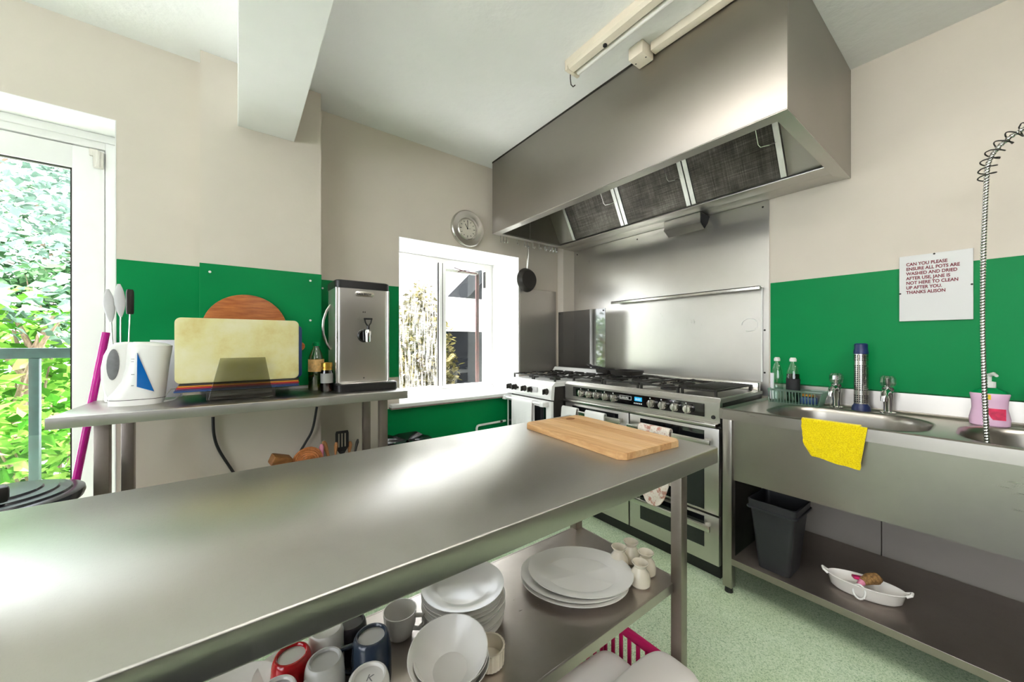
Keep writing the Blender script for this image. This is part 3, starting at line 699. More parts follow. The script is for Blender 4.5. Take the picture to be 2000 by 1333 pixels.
# hob
MB().box(RX+.035, 2.455, RY0+.01, RY1-.01, .934, .940, .002).build('hob_plate', 'steel', rg)
def burner(x, y, z, r, parent):
    m = MB(); m.lathe([(r*1.25, 0), (r*1.2, .010), (r*.8, .012), (r*.8, .016), (r, .018), (r, .026), (r*.9, .030), (0, .030)], (x, y, z), 24); return m.build('burner', 'cast_iron', parent)
def pan_support(x0, x1, y0, y1, z, parent, cx=None, dense=False):
    m = MB(); b = .006; h = z+.035
    for (a, c) in ((y0, y0+2*b), (y1-2*b, y1)): m.box(x0, x1, a, c, h-.010, h, .002)
    for (a, c) in ((x0, x0+2*b), (x1-2*b, x1)): m.box(a, c, y0, y1, h-.010, h, .002)
    for x in (x0+b, x1-b):
        for y in (y0+b, y1-b): m.box(x-b, x+b, y-b, y+b, z, h)
    if dense:
        k = 11
        for i in range(1, k): yy = y0+(y1-y0)*i/k; m.box(x0, x1, yy-.003, yy+.003, h-.008, h+.002, .001)
    else:
        for xc in cx or [(x0+x1)/2]:
            yc_ = (y0+y1)/2
            for a in range(4):
                t = a*PI/2+PI/4*0
                dx, dy = math.cos(t), math.sin(t)
                L = min((x1-x0)/(2*len(cx or [1])), (y1-y0)/2)
                m.tube([(xc+dx*.028, yc_+dy*.028, h+.004), (xc+dx*L*.6, yc_+dy*L*.6, h+.006), (xc+dx*L, yc_+dy*L, h-.004)], [.005, .0055, .005], 6)
    return m.build('pan_support', 'cast_iron', parent)
hx0, hx1 = RX+.05, 2.44; ym = [RY1-.03, 1.62, 1.34, 1.08, RY0+.03]
for i in range(4):
    pan_support(hx0, hx1, ym[i+1]+.006, ym[i]-.006, .94, rg, cx=[hx0+.11, hx1-.11], dense=(i == 3))
for y in (ym[0]+ym[1])/2, (ym[2]+ym[3])/2:
    for x, r_ in ((hx0+.11, .036), (hx1-.11, .045)): burner(x, y, .94, r_, rg)
burner((hx0+hx1)/2, (ym[1]+ym[2])/2, .94, .06, rg)
# pans on the hob
def griddle(name, label, c, s, ang, mat, hl=.17):
    t = thing(name, label, 'pan', c); m = MB()
    x, y, z = c; h = .03
    def rr(k, zz, n=28):
        pts = []
        for i in range(n):
            a = 2*PI*i/n; ca, sa = math.cos(a), math.sin(a); q = (abs(ca)**4+abs(sa)**4)**-.25
            pts.append(Vector((x+ca*q*k, y+sa*q*k, zz)))
        return pts
    m.rings([rr(.02, z+.008), rr(s*.86, z+.008), rr(s*.97, z+h), rr(s, z+h), rr(s*.9, z), rr(.02, z)]); m.build('pan_body', mat, t)
    d = Vector((math.cos(ang), math.sin(ang), 0)); b = Vector((x, y, z+h-.004))
    m = MB(); m.tube([b+d*s*.92, b+d*(s+.05)+Vector((0, 0, .014)), b+d*(s+hl*.7)+Vector((0, 0, .03)), b+d*(s+hl)+Vector((0, 0, .033))], [.009, .010, .013, .009], 10, flat=.6); m.build('handle', 'black_plastic', t)
griddle('griddle_pan', 'black square griddle pan on the rear left of the range hob', (2.31, 1.66, .986), .105, math.radians(128), 'cast_iron')
griddle('skillet', 'flat black skillet behind the square griddle pan on the hob', (2.325, 1.87, .986), .065, math.radians(100), 'cast_iron', .10)

# ================================================================== SMALL COOKER
CX0, CY0, CY1 = 1.81, 1.945, 2.488
sc = thing('small_cooker', 'small freestanding cooker with white front beside the corner', 'cooker', (2.1, 2.22, 0))
MB().box(CX0+.03, 2.40, CY0+.004, CY1-.004, .09, .905, .004).build('body', 'dark_metal', sc)
MB().box(CX0+.05, 2.38, CY0+.02, CY1-.02, 0, .09).build('plinth', 'black_plastic', sc, smooth=False)
m = MB(); m.prism([(CX0+.03, .80), (CX0+.004, .805), (CX0, .825), (CX0+.012, .905), (CX0+.04, .928), (2.40, .928), (2.40, .90), (CX0+.04, .90)], CY0, CY1, 'XZ'); m.build('fascia', 'white_enamel', sc, smooth=False)
m = MB(); m.prism([(2.345, .928), (2.30, .932), (2.355, 1.0), (2.40, 1.0), (2.40, .928)], CY0+.01, CY1-.01, 'XZ'); vent = m.build('rear_vent', 'white_enamel', sc, smooth=False)
for k in range(4): MB().obox((2.328, 2.02+k*.125, .968), (.004, .10, .012), (0, math.radians(38), 0)).build('slot', 'dark_metal', vent, smooth=False)
kb = [at(x, y, X=CX0) for x, y in ((996, 753), (1006, 753), (1024, 758), (1037, 760), (1073, 765))]
for p in kb[:4]+[at(1073, 765, X=CX0)]:
    y = max(CY0+.05, p.y)
    m = MB(); m.lathe([(0, .028), (.017, .028), (.020, .022), (.021, .003), (.024, 0), (0, 0)], (CX0+.004, y, .862), 20, Euler((0, -PI/2+.12, 0)).to_matrix()); m.box(CX0-.036, CX0-.02, y-.004, y+.004, .843, .881, .002); m.build('knob', 'dark_metal', sc)
MB().lathe([(0, .010), (.008, .010), (.009, 0), (0, 0)], (CX0+.004, 2.335, .862), 12, Euler((0, -PI/2, 0)).to_matrix()).build('ignition_button', 'dark_metal', sc)
MB().box(CX0-.002, CX0+.004, 2.095, 2.165, .845, .885, .001).build('symbol_patch', 'light_grey_plastic', sc, smooth=False)
dr = MB().box(CX0+.004, CX0+.032, CY0+.003, CY1-.003, .10, .792, .004).build('oven_door', 'white_enamel', sc)
MB().box(CX0, CX0+.006, CY0+.055, CY1-.03, .18, .745, .001).build('window', 'dark_glass', dr, smooth=False)
m = MB(); m.cyl((CX0-.045, CY0+.05, .775), (CX0-.045, CY1-.05, .775), .010, n=12)
for y in (CY0+.04, CY1-.04): m.box(CX0-.06, CX0+.005, y-.02, y+.02, .757, .79, .004)
m.build('handle', 'white_enamel', dr)
MB().box(CX0+.05, 2.33, CY0+.01, CY1-.01, .926, .933, .002).build('hob_plate', 'white_enamel', sc)
for (a, b) in ((CY0+.02, 2.214), (2.22, CY1-.02)):
    pan_support(CX0+.06, 2.32, a, b, .933, sc, cx=[CX0+.18, 2.32-.12])
    for x, r_ in ((CX0+.18, .035), (2.20, .045)): burner(x, (a+b)/2, .933, r_, sc)

# ------------------------------------------------------------------ towels and glove on the handles
def drape(name, label, cat, xh, y0, y1, zt, zf, zb, mat, amp=.008, thick=.004, rad=.014, fold=3, curve=None, group=None, seedv=0):
    m = MB(); Lf, Lb = zt-zf, zt-zb; arc = PI*rad; tot = Lf+arc+Lb
    def f(u, v):
        y = y0+(y1-y0)*v; s = u*tot
        lf = Lf
        if curve: lf = zt-curve(v)
        if u <= Lf/tot:
            q = 1-u*tot/Lf; z = zt-lf*q; k = q
            x = xh-rad-amp*k*(1+math.sin(v*fold*2*PI+seedv))-.004*k*noise.noise((v*4, k*3, seedv))
            y += k*.010*math.sin(v*5+seedv)
        elif s <= Lf+arc:
            a = (s-Lf)/rad; x = xh-rad*math.cos(a); z = zt+rad*math.sin(a)
        else:
            q = (s-Lf-arc)/Lb; z = zt-Lb*q; x = xh+rad
        return Vector((x, y, z))
    m.grid(f, 40, 22); m.solid(thick)
    o = m.build(name, mat, ang=80); return tag(o, label, cat, group)
drape('tea_towel', 'white tea towel hanging on the small cooker door handle', 'towel', CX0-.045, 2.09, 2.34, .778, .38, .55, 'towel_white', .006, .005, .0145)
drape('tea_towel', 'white cloth bunched at the left end of the range door handle', 'towel', RX-.051, 1.76, 1.90, .752, .55, .62, 'towel_white', .012, .005, .0165, 2, seedv=1)
drape('tea_towel', 'folded white towel on the left range handle next to the bunched cloth', 'towel', RX-.051, 1.52, 1.68, .752, .45, .55, 'towel_white', .007, .006, .0165, 2, seedv=4)
def glove_curve(v): return .31+.13*(abs(2*v-1)**2.6)
def quilted():
    y0, y1, zt, xh, rad = 1.075, 1.265, .735, RX-.051, .020
    m = MB(); Lb = .30
    def f(u, v):
        y = y0+(y1-y0)*v
        if u < .68:
            q = 1-u/.68; z = zt-(zt-glove_curve(v))*q; x = xh-rad
            ds = z*30; x -= .006*abs(math.sin(z*34+y*34)*math.sin(z*34-y*34))+.004*q
        elif u < .76:
            a = (u-.68)/.08*PI; x = xh-rad*math.cos(a); z = zt+rad*math.sin(a)
        else: x = xh+rad; z = zt-Lb*(u-.76)/.24
        return Vector((x, y, z))
    m.grid(f, 74, 30); m.solid(.007)
    o = m.build('oven_glove', 'glove_quilt', ang=80)
    return tag(o, 'quilted pink and cream oven glove hanging from the right range handle', 'oven glove')
quilted()

# ================================================================== SINK UNIT
SX, SY0, SY1 = 1.905, -1.0, .832
sk = thing('sink_unit', 'long stainless steel catering sink with two bowls and undershelf', 'sink', (2.23, -.08, 0))
def rrect(x0, x1, y0, y1, r, z, n=8):
    pts = []
    for cx, cy, a0 in ((x1-r, y1-r, 0), (x0+r, y1-r, PI/2), (x0+r, y0+r, PI), (x1-r, y0+r, 3*PI/2)):
        for i in range(n+1):
            a = a0+PI/2*i/n; pts.append(Vector((cx+r*math.cos(a), cy+r*math.sin(a), z)))
    return pts
bowls = [(1.985, 2.435, .158, .70, .17), (1.985, 2.435, -.46, .095, .17)]
DZ = .888
m = MB(); bm = m.bm; allE = []
def loop(pts):
    vs = [bm.verts.new(p) for p in pts]
    return [bm.edges.new((vs[i], vs[(i+1) % len(vs)])) for i in range(len(vs))]
allE += loop([Vector((SX+.02, SY0, DZ)), Vector((2.55, SY0, DZ)), Vector((2.55, SY1-.006, DZ)), Vector((SX+.02, SY1-.006, DZ))])
for b in bowls: allE += loop(rrect(*b, DZ))
bmesh.ops.triangle_fill(bm, use_beauty=True, use_dissolve=False, edges=allE)
deck = m.build('deck', 'steel_sink', sk, smooth=False)
m = MB(); m.prism([(SX, .85), (SX+.0025, .897), (SX+.008, .902), (SX+.018, .902), (SX+.024, .888), (SX+.024, .882), (SX+.008, .878), (SX+.008, .85)], SY0, SY1, 'XZ')
m.prism([(SY1, .85), (SY1, .898), (SY1-.012, .902), (SY1-.018, .888), (SY1-.006, .85)], SX, 2.55, 'YZ'); m.build('lip', 'steel_sink', sk, smooth=False)
for b in bowls:
    x0, x1, y0, y1, r_ = b; m = MB(); rs = []
    for d, z in ((-.004, DZ+.001), (.0, DZ), (.006, DZ-.006), (.012, DZ-.03), (.018, DZ-.20), (.03, DZ-.26), (.06, DZ-.285)):
        rs.append(rrect(x0+d, x1-d, y0+d, y1-d, max(.03, r_-d), z))
    m.rings(rs, False, True); bw = m.build('bowl', 'steel_sink', sk, ang=60)
    MB().lathe([(.045, .0), (.03, .003), (.028, -.004), (0, -.004)], ((x0+x1)/2, (y0+y1)/2, DZ-.284), 24).build('drain', 'chrome', bw)
m = MB(); m.prism([(2.50, .886), (2.51, .896), (2.545, .898), (2.55, .982), (2.575, .986), (2.575, .86), (2.50, .86)], SY0, SY1, 'XZ'); m.build('upstand', 'steel_sink', sk, smooth=False)
MB().box(SX+.034, SX+.040, SY0, .79, .552, .87).build('apron', 'steel_sink', sk, smooth=False)
MB().box(SX+.04, 2.45, .784, .79, .552, .86).build('end_apron', 'steel_sink', sk, smooth=False)
for x in (SX+.010, 2.49):
    for y in (.779, -.97):
        m = MB(); m.box(x, x+.042, y, y+.042, .028, .858, .002); lg = m.build('leg', 'steel_sink', sk)
        m = MB(); m.cyl((x+.021, y+.021, 0), (x+.021, y+.021, .03), .019, .016, 14); m.build('foot', 'black_plastic', lg)
m = MB(); m.box(SX+.010, 2.535, SY0+.05, .779, .168, .175); m.box(SX+.008, SX+.016, SY0+.05, .779, .146, .176, .001); m.build('undershelf', 'steel_worn', sk, smooth=False)
for y in (.33, .055):
    m = MB(); m.lathe([(0, 0), (.03, 0), (.045, .02), (.045, .05), (.03, .07), (.03, .13), (0, .13)], (2.21, y if y > .2 else -.05, .50), 20); m.build('waste_trap', 'white_plastic', sk)

def pillar_tap(y, label):
    t = thing('pillar_tap', label, 'tap', (2.475, y, .888), 'crystal headed sink taps')
    x = 2.475
    m = MB(); m.lathe([(.028, .0), (.028, .006), (.016, .010), (.015, .035), (.017, .07), (.019, .09), (.017, .105), (.021, .112), (.021, .124), (0, .126)], (x, y, .888), 24)
    m.tube([(x, y, .985), (x-.04, y, .997), (x-.085, y, .992), (x-.10, y, .975), (x-.102, y, .955)], [.015, .014, .013, .012, .011], 14); m.build('body', 'chrome', t)
    m = MB(); n_ = 20; rs = []
    for r_, z in ((.012, 1.010), (.024, 1.018), (.029, 1.035), (.028, 1.055), (.020, 1.066), (.002, 1.067)):
        rs.append([Vector((x+math.cos(2*PI*i/n_)*r_*(1.0 if i % 2 else .86), y+math.sin(2*PI*i/n_)*r_*(1.0 if i % 2 else .86), z)) for i in range(n_)])
    m.rings(rs); m.build('crystal_head', 'crystal', t, smooth=False)
    MB().lathe([(.009, 1.0), (.009, 1.055), (0, 1.055)], (x, y, 0), 12).build('head_core', 'chrome', t)
pillar_tap(.506, 'chrome tap with crystal head between the basket and the strainer tube')
pillar_tap(.318, 'chrome tap with crystal head to the right of the strainer tube')
t = thing('waste_tap', 'chrome tap at the right frame edge beyond the soap bottle', 'tap', (2.5, -.075, .888))
m = MB(); m.lathe([(.028, 0), (.028, .006), (.018, .012), (.018, .12), (.024, .13), (.024, .15), (0, .152)], (2.5, -.085, .888), 20); m.tube([(2.5, -.085, .97), (2.45, -.085, .985), (2.40, -.085, .975)], .013, 12); m.build('body', 'chrome', t)
# standing waste strainer tube
t = thing('strainer_tube', 'perforated steel strainer tube with navy ends standing behind the sink', 'strainer', (2.475, .412, .888))
x, y = 2.475, .412
MB().lathe([(.0, .0), (.036, 0), (.034, .02), (.027, .03), (.027, .034), (0, .034)], (x, y, .888), 28).build('base_ring', 'navy_plastic', t)
MB().lathe([(.0265, .03), (.0265, .285), (0, .285)], (x, y, .888), 32).build('tube', 'brushed_light', t)
MB().lathe([(.0, .333), (.020, .333), (.025, .328), (.025, .305), (.028, .295), (.028, .280), (0, .280)], (x, y, .888), 28).build('cap', 'navy_plastic', t)
m = MB()
for j in range(24):
    if j in (4, 5, 19, 20): continue
    z = .888+.045+j*.0098
    for i in range(18):
        a = 2*PI*i/18; c = Vector((x+math.cos(a)*.0267, y+math.sin(a)*.0267, z)); tn = Vector((-math.sin(a), math.cos(a), 0)); s = .0027
        m.quad(c-tn*s-Vector((0, 0, s)), c+tn*s-Vector((0, 0, s)), c+tn*s+Vector((0, 0, s)), c-tn*s+Vector((0, 0, s)))
o = m.build('holes', 'print_black', t, smooth=False); o['kind'] = 'stuff'
# caddy basket with bottles
bk = thing('sink_caddy', 'see-through plastic basket on the back of the sink', 'basket', (2.46, .68, .888))
x0, x1, y0, y1 = 2.415, 2.51, .565, .785
MB().box(x0, x1, y0, y1, .889, .893).build('base', 'tray_clear', bk, smooth=False)
m = MB()
for (a, b) in ((x0-.008, x0-.004), (x1, x1+.004)): m.box(a, b, y0-.02, y1+.005, .955, .966, .001)
for (a, b) in ((y0-.02, y0-.016), (y1+.002, y1+.006)): m.box(x0-.008, x1+.004, a, b, .955, .966, .001)
m.build('rim', 'tray_clear', bk)
for k in range(17):
    y = y0+(y1-y0)*k/16
    m = MB(); m.tube([(x0, y, .89), (x0-.006, y-(.015 if k == 0 else 0), .957)], .0028, 4); m.build('slat', 'tray_clear', bk, smooth=False)
for k in range(7):
    xx = x0+(x1-x0)*k/6
    m = MB(); m.tube([(xx, y0, .89), (xx, y0-.016, .957)], .0028, 4); m.build('slat', 'tray_clear', bk, smooth=False)
def bottle(name, label, c, h, r, liquid, group, cap='white_plastic', level=.6, label_band=None, flatx=.65, body='bottle_clear'):
    t = thing(name, label, 'bottle', c, group)
    m = MB(); m.lathe([(0, 0), (r*.92, 0), (r, .006), (r, h*.55), (r*.9, h*.68), (r*.62, h*.80), (r*.36, h*.87), (r*.36, h*.92)], c, 24, sx=flatx); m.build('body', body, t)
    if liquid: MB().lathe([(0, .003), (r*.86, .003), (r*.93, .01), (r*.93, h*level), (0, h*level)], c, 20, sx=flatx).build('liquid', liquid, t)
    MB().lathe([(r*.50, h*.90), (r*.50, h*.955), (r*.40, h*.97), (r*.38, h*.985), (0, h*.985)], c, 18).build('cap', cap, t)
    if label_band:
        mt, za, zb = label_band; MB().lathe([(r*1.012, h*za), (r*1.012, h*zb)], c, 24, sx=flatx).build('label_band', mt, t)
    return t
gb = 'washing up liquid bottles in the caddy'
bottle('soap_bottle', 'clear washing up liquid bottle nearly empty at the left of the caddy', (2.475, .765, .894), .25, .03, None, gb, label_band=None)
MB().grid(lambda u, v: Vector((2.475-.020*math.cos((u-.5)*1.6), .765+.0305*math.sin(.35+u*.9), .90+.15*v)), 10, 4).solid(.0006).build('label_band', 'paper_white', [o for o in COL.objects if o.name == 'soap_bottle'][0])
b2 = bottle('soap_bottle', 'washing up liquid bottle half full of dark green liquid in the caddy', (2.475, .69, .894), .25, .032, 'bottle_green_liquid', gb, level=.62)
MB().lathe([(.0325, .05), (.0325, .13)], (2.475, .69, .894), 24, sx=.66).build('label_band', 'print_black', b2)
tag(MB().obox((2.462, .615, .913), (.05, .07, .036), (0, 0, .1), .004).build('sponge', 'board_blue'), 'blue scouring sponge lying in the sink caddy', 'sponge')
tag(MB().obox((2.462, .617, .938), (.045, .05, .012), (0, .1, -.1), .003).build('scouring_pad', 'board_orange'), 'orange scouring pad on top of the blue sponge', 'sponge')
# hand soap
hs = thing('hand_soap', 'pink pump bottle of hand soap standing behind the right bowl', 'bottle', (2.44, .024, .888))
m = MB(); rs = []
c = Vector((2.44, .024, .888))
for z, a in ((0, .046), (.004, .052), (.03, .053), (.07, .046), (.10, .047), (.128, .052), (.132, .050)):
    rs.append([c+Vector((math.cos(t_)*a*.55*(1 if abs(math.cos(t_)) < .9 else 1), math.copysign(abs(math.sin(t_))**.6, math.sin(t_))*a, z)) for t_ in [2*PI*i/28 for i in range(28)]])
m.rings(rs); m.build('body', 'soap_pink', hs)
m = MB(); rs = []
for z, a in ((.132, .050), (.142, .040), (.150, .022), (.156, .018)):
    rs.append([c+Vector((math.cos(t_)*a*.55, math.sin(t_)*a, z)) for t_ in [2*PI*i/28 for i in range(28)]])
m.rings(rs); m.build('shoulder', 'green_panel', hs)
m = MB(); m.lathe([(.017, .155), (.017, .178), (.006, .180), (.006, .21), (0, .21)], c, 18); m.tube([c+Vector((0, 0, .205)), c+Vector((-.02, -.01, .212)), c+Vector((-.042, -.018, .205))], [.008, .007, .005], 8); m.build('pump', 'white_plastic', hs)
m = MB(); m.grid(lambda u, v: c+Vector((-.0285+.004*abs(2*u-1)**2, .008-.05*u+.002, .028+.045*v)), 8, 5); m.solid(.0008); m.build('flower_label', 'label_red', hs)
m = MB(); m.grid(lambda u, v: c+Vector((-.029, .018-.022*u, .108+.02*v)), 3, 3); m.solid(.0008); m.build('yellow_sticker', 'label_yellow', hs)
# pre-rinse hose
hz = thing('spray_hose', 'ribbed steel spray hose hanging into the right bowl with coil spring above', 'hose', (2.2, .03, .79))
path = []
for i in range(61):
    u = i/60; z = .80+u*1.06
    path.append(Vector((2.2, .026+.012*math.sin(u*3.0)-.001, z)))
for i in range(1, 18):
    a = PI*i/20; path.append(Vector((2.2+.02*i/18, .026-.28*(1-math.cos(a))/2, 1.86+.13*math.sin(a))))
m = MB(); dense = []
for p, q in zip(path[:-1], path[1:]):
    L = (q-p).length; k = max(2, int(L/.0032))
    for j in range(k): dense.append(p.lerp(q, j/k))
m.tube(dense, [(.0078 if (i % 3) else .006) for i in range(len(dense))], 10); m.build('ribbed_hose', 'chrome', hz)
m = MB(); sub = [p for p in path[58:]]; coil = []
tot = 13
for i in range(320):
    f_ = i/319*(len(sub)-1.001); k = int(f_); p = sub[k].lerp(sub[k+1], f_-k); tdir = (sub[k+1]-sub[k]).normalized()
    u1 = Vector((1, 0, 0)); u2 = tdir.cross(u1).normalized(); a = 2*PI*i/319*tot
    coil.append(p+(u1*math.cos(a)+u2*math.sin(a))*.021)
m.tube(coil, .0022, 6); m.build('coil_spring', 'dark_metal', hz)
m = MB(); m.cyl((2.2, .025, .74), (2.2, .025, .80), .016, .010, 16); m.cyl((2.2, .025, .72), (2.2, .025, .74), .02, .018, 16); m.build('spray_head', 'black_plastic', hz)
m = MB(); e = path[-1]; m.tube([e, e+Vector((.03, -.02, -.02)), Vector((2.30, -.30, 1.7)), Vector((2.36, -.32, 1.2)), Vector((2.47, -.33, .888))], .012, 10); m.build('riser', 'chrome', hz)
# yellow cloth over the lip
def cloth():
    m = MB(); y0, y1 = .50, .318
    def bot(v): return .798-.042*min(1, v/.14)-.012*min(1, max(0, v-.3)/.3)-.006*max(0, (v-.75)*4)
    def f(u, v):
        y = y0+(y1-y0)*v
        if u < .82:
            q = 1-u/.82; zb = bot(v); z = .906-(.906-zb)*q
            x = SX-.006-.006*q-.006*abs(noise.noise((v*5, q*4, 3)))*(.3+q)
            y += .004*noise.noise((v*3, q*5, 9))-.010*q*q*(1-v)
        else:
            q = (u-.82)/.18; x = SX-.006+.03*q; z = .906+.003*math.sin(q*PI)+(-.006*max(0, q-.6))
        return Vector((x, y, z))
    m.grid(f, 36, 40)
    def g(u, v):
        y = y1+.004-.02*v-.004*u; q = 1-u
        z = .904-(.165)*q; x = SX-.004-.002*q
        y += (.018*q*v)
        return Vector((x, y, z))
    m.grid(g, 16, 5)
    m.solid(.004); o = m.build('dish_cloth', 'cloth_yellow', ang=80)
    return tag(o, 'bright yellow dish cloth hanging over the sink front edge', 'cloth')
cloth()
# under the sink
bn = thing('waste_bin', 'open black rectangular plastic bin on the shelf below the sink', 'bin', (2.0, .63, .176))
m = MB(); rs = []
bx, by = 2.03, .62
def rr2(hx, hy, z, r_): return rrect(bx-hx, bx+hx, by-hy, by+hy, r_, z, 5)
m.rings([rr2(.078, .062, .177, .02), rr2(.10, .088, .455, .02), rr2(.106, .094, .455, .02), rr2(.108, .097, .49, .02), rr2(.102, .091, .492, .02), rr2(.098, .086, .455, .02), rr2(.074, .058, .185, .02)]); m.build('body', 'bin_black', bn)
m = MB(); rs = [rr2(.105, .093, .449, .02), rr2(.112, .100, .452, .02), rr2(.112, .100, .459, .02), rr2(.105, .093, .462, .02)]; m.rings(rs, False, False); m.build('rim_band', 'bin_black', bn)
ds = thing('oval_dish', 'white oval oven dish with end lugs on the sink undershelf', 'dish', (2.075, .335, .176), rotz=math.radians(-75))
m = MB(); c = Vector((2.085, .335, .176)); ang = math.radians(-78)
def ov(a, b, z, n=36):
    ca, sa = math.cos(ang), math.sin(ang)
    return [c+Vector((a*math.cos(t_)*ca-b*math.sin(t_)*sa, a*math.cos(t_)*sa+b*math.sin(t_)*ca, z)) for t_ in [2*PI*i/n for i in range(n)]]
m.rings([ov(.095, .042, .001), ov(.108, .052, .012), ov(.118, .058, .05), ov(.122, .061, .054), ov(.120, .058, .056), ov(.113, .053, .05), ov(.10, .045, .014), ov(.01, .005, .010)]); m.build('bowl', 'china', ds)
for s_ in (-1, 1):
    d = Vector((math.cos(ang), math.sin(ang), 0))*s_; nn = Vector((-d.y, d.x, 0))
    m = MB(); m.tube([c+d*.116+nn*.014+Vector((0, 0, .05)), c+d*.131+nn*.010+Vector((0, 0, .060)), c+d*.134+Vector((0, 0, .066)), c+d*.131-nn*.010+Vector((0, 0, .060)), c+d*.116-nn*.014+Vector((0, 0, .05))], .005, 8); m.build('lug', 'china', ds)
br = thing('pot_brush', 'old dish brush with bristly head and ring handle lying over the dish', 'brush', (2.05, .33, .19))
hd = Vector((2.075, .325, .25)); 
n = flat('bristle', '#8d6a3e', .9, var=.5, scale=120)
m = MB(); m.tube([hd+Vector((.035, -.03, .0)), hd+Vector((.02, -.022, .006)), hd+Vector((0, -.005, .004)), hd+Vector((-.02, .012, -.008))], [.012, .022, .021, .014], 14); m.build('bristle_head', 'bristle', br)
m = MB(); m.tube([hd+Vector((-.02, .012, -.008)), hd+Vector((-.035, .02, -.02))], [.013, .010], 12); m.build('ferrule', 'mug_pink', br)
m = MB(); rc = hd+Vector((-.047, .018, -.042)); m.tube([rc+Vector((.006*math.sin(t_), .018*math.cos(t_), .026*math.sin(t_))) for t_ in [2*PI*i/18 for i in range(18)]], .004, 8, closed=True); m.build('ring_handle', 'white_plastic', br)
m = MB(); m.obox(hd+Vector((.0, .03, -.008)), (.03, .035, .012), (0, .2, .5), .004); m.build('scraper', 'pink_crate', br)

# notice on the wall
sg = thing('wall_notice', 'pale notice board with red capital lettering about washing pots', 'sign', (XB-.012, .18, 1.326))
MB().box(XB-.016, XB-.0065, .068, .291, 1.327, 1.638, .001).build('board', 'sign_white', sg, smooth=False)
lines = ['CAN YOU PLEASE', 'ENSURE ALL POTS ARE', 'WASHED AND DRIED', 'AFTER USE, JANE IS', 'NOT HERE TO CLEAN', 'UP AFTER YOU.', 'THANKS ALISON']
for k, s in enumerate(lines):
    text_mesh('lettering', s, .0205, frame_mat((XB-.0168, .268, 1.590-k*.0222), (0, -1, 0), (0, 0, 1)), 'print_red', sg, extrude=.0004, sx=.78, offset=.0006)
for y, z in ((.18, 1.634), (.288, 1.46), (.072, 1.48)):
    MB().lathe([(.004, 0), (0, .003)], (XB-.016, y, z), 8, Euler((0, -PI/2, 0)).to_matrix()).build('pin', 'dark_metal', sg)

# ================================================================== ISLAND TABLE
IX1, IY0, IY1, IZ = 1.195, .525, 1.158, .90; IX0 = -1.05
isl = thing('island_table', 'long stainless steel preparation table in the foreground', 'table', (.07, .84, 0))
m = MB(); m.box(IX0, IX1, IY0, IY1, .851, IZ, .0032, 2); m.build('worktop', 'steel_top', isl, ang=50)
MB().box(IX0+.03, IX1-.03, IY0+.03, IY1-.03, .845, .852).build('top_underside', 'steel_worn', isl, smooth=False)
for x in (-.95, 1.12):
    for y in (.602, 1.05):
        MB().box(x, x+.036, y, y+.036, .0, .849, .002).build('leg', 'steel_worn', isl)
m = MB(); m.box(-.95, 1.157, .632, 1.075, .443, .45); m.box(-.95, 1.157, .630, .636, .420, .4505, .001); m.box(-.95, 1.157, 1.069, 1.075, .42, .4505, .001); m.box(1.151, 1.157, .632, 1.075, .42, .4505, .001)
m.build('undershelf', 'steel_shelf', isl, smooth=False)
tag(MB().box(-1.3, .95, -1.3, .42, 0, .012, .004).build('added_dark_mat', 'bin_black'), 'unseen black mat added on the floor to darken reflections in the island', 'mat')  # unseen mat added so the steel island edge reflects something dark
# butcher-style board on the end
cb = thing('cutting_board', 'rectangular wooden cutting board lying on the end of the island', 'cutting board', (1.0, .84, IZ), rotz=math.radians(4))
A = [at(1030, 839, Z=IZ), at(1097, 821, Z=IZ), at(1343, 869, Z=IZ), at(1236, 900, Z=IZ)]
cA = (A[0]+A[1]+A[2]+A[3])/4
Lb, Wb = .47, .275; tb = .021; ux = Vector((math.sin(math.radians(4)), math.cos(math.radians(4)), 0)); vx = Vector((ux.y, -ux.x, 0))
nst = 5
hole_c = cA+ux*(Lb/2-.045)+vx*.055
for k in range(nst):
    a0 = -Wb/2+Wb*k/nst; a1 = a0+Wb/nst; m = MB()
    ch = .018
    pts = []
    if k == 0: pts = [(-Lb/2, a1), (-Lb/2, a0+ch), (-Lb/2+ch, a0), (Lb/2-ch, a0), (Lb/2, a0+ch), (Lb/2, a1)]
    elif k == nst-1: pts = [(-Lb/2, a0), (Lb/2, a0), (Lb/2, a1-ch), (Lb/2-ch, a1), (-Lb/2+ch, a1), (-Lb/2, a1-ch)]
    else: pts = [(-Lb/2, a0), (Lb/2, a0), (Lb/2, a1), (-Lb/2, a1)]
    P2 = [(cA+ux*p+vx*q) for p, q in pts]
    m.prism([(p.x, p.y) for p in P2], IZ+.0005, IZ+tb-(.0003 if k % 2 else 0), 'XY', .0012)
    m.build('plank', ('wood_plank_a', 'wood_plank_b', 'wood_board', 'wood_plank_c', 'wood_plank_b')[k], cb, smooth=False)
MB().lathe([(0, 0), (.015, 0), (.015, .0008), (0, .0008)], (hole_c.x, hole_c.y, IZ+tb), 20, sx=1.35).build('finger_hole', 'wood_dark', cb)

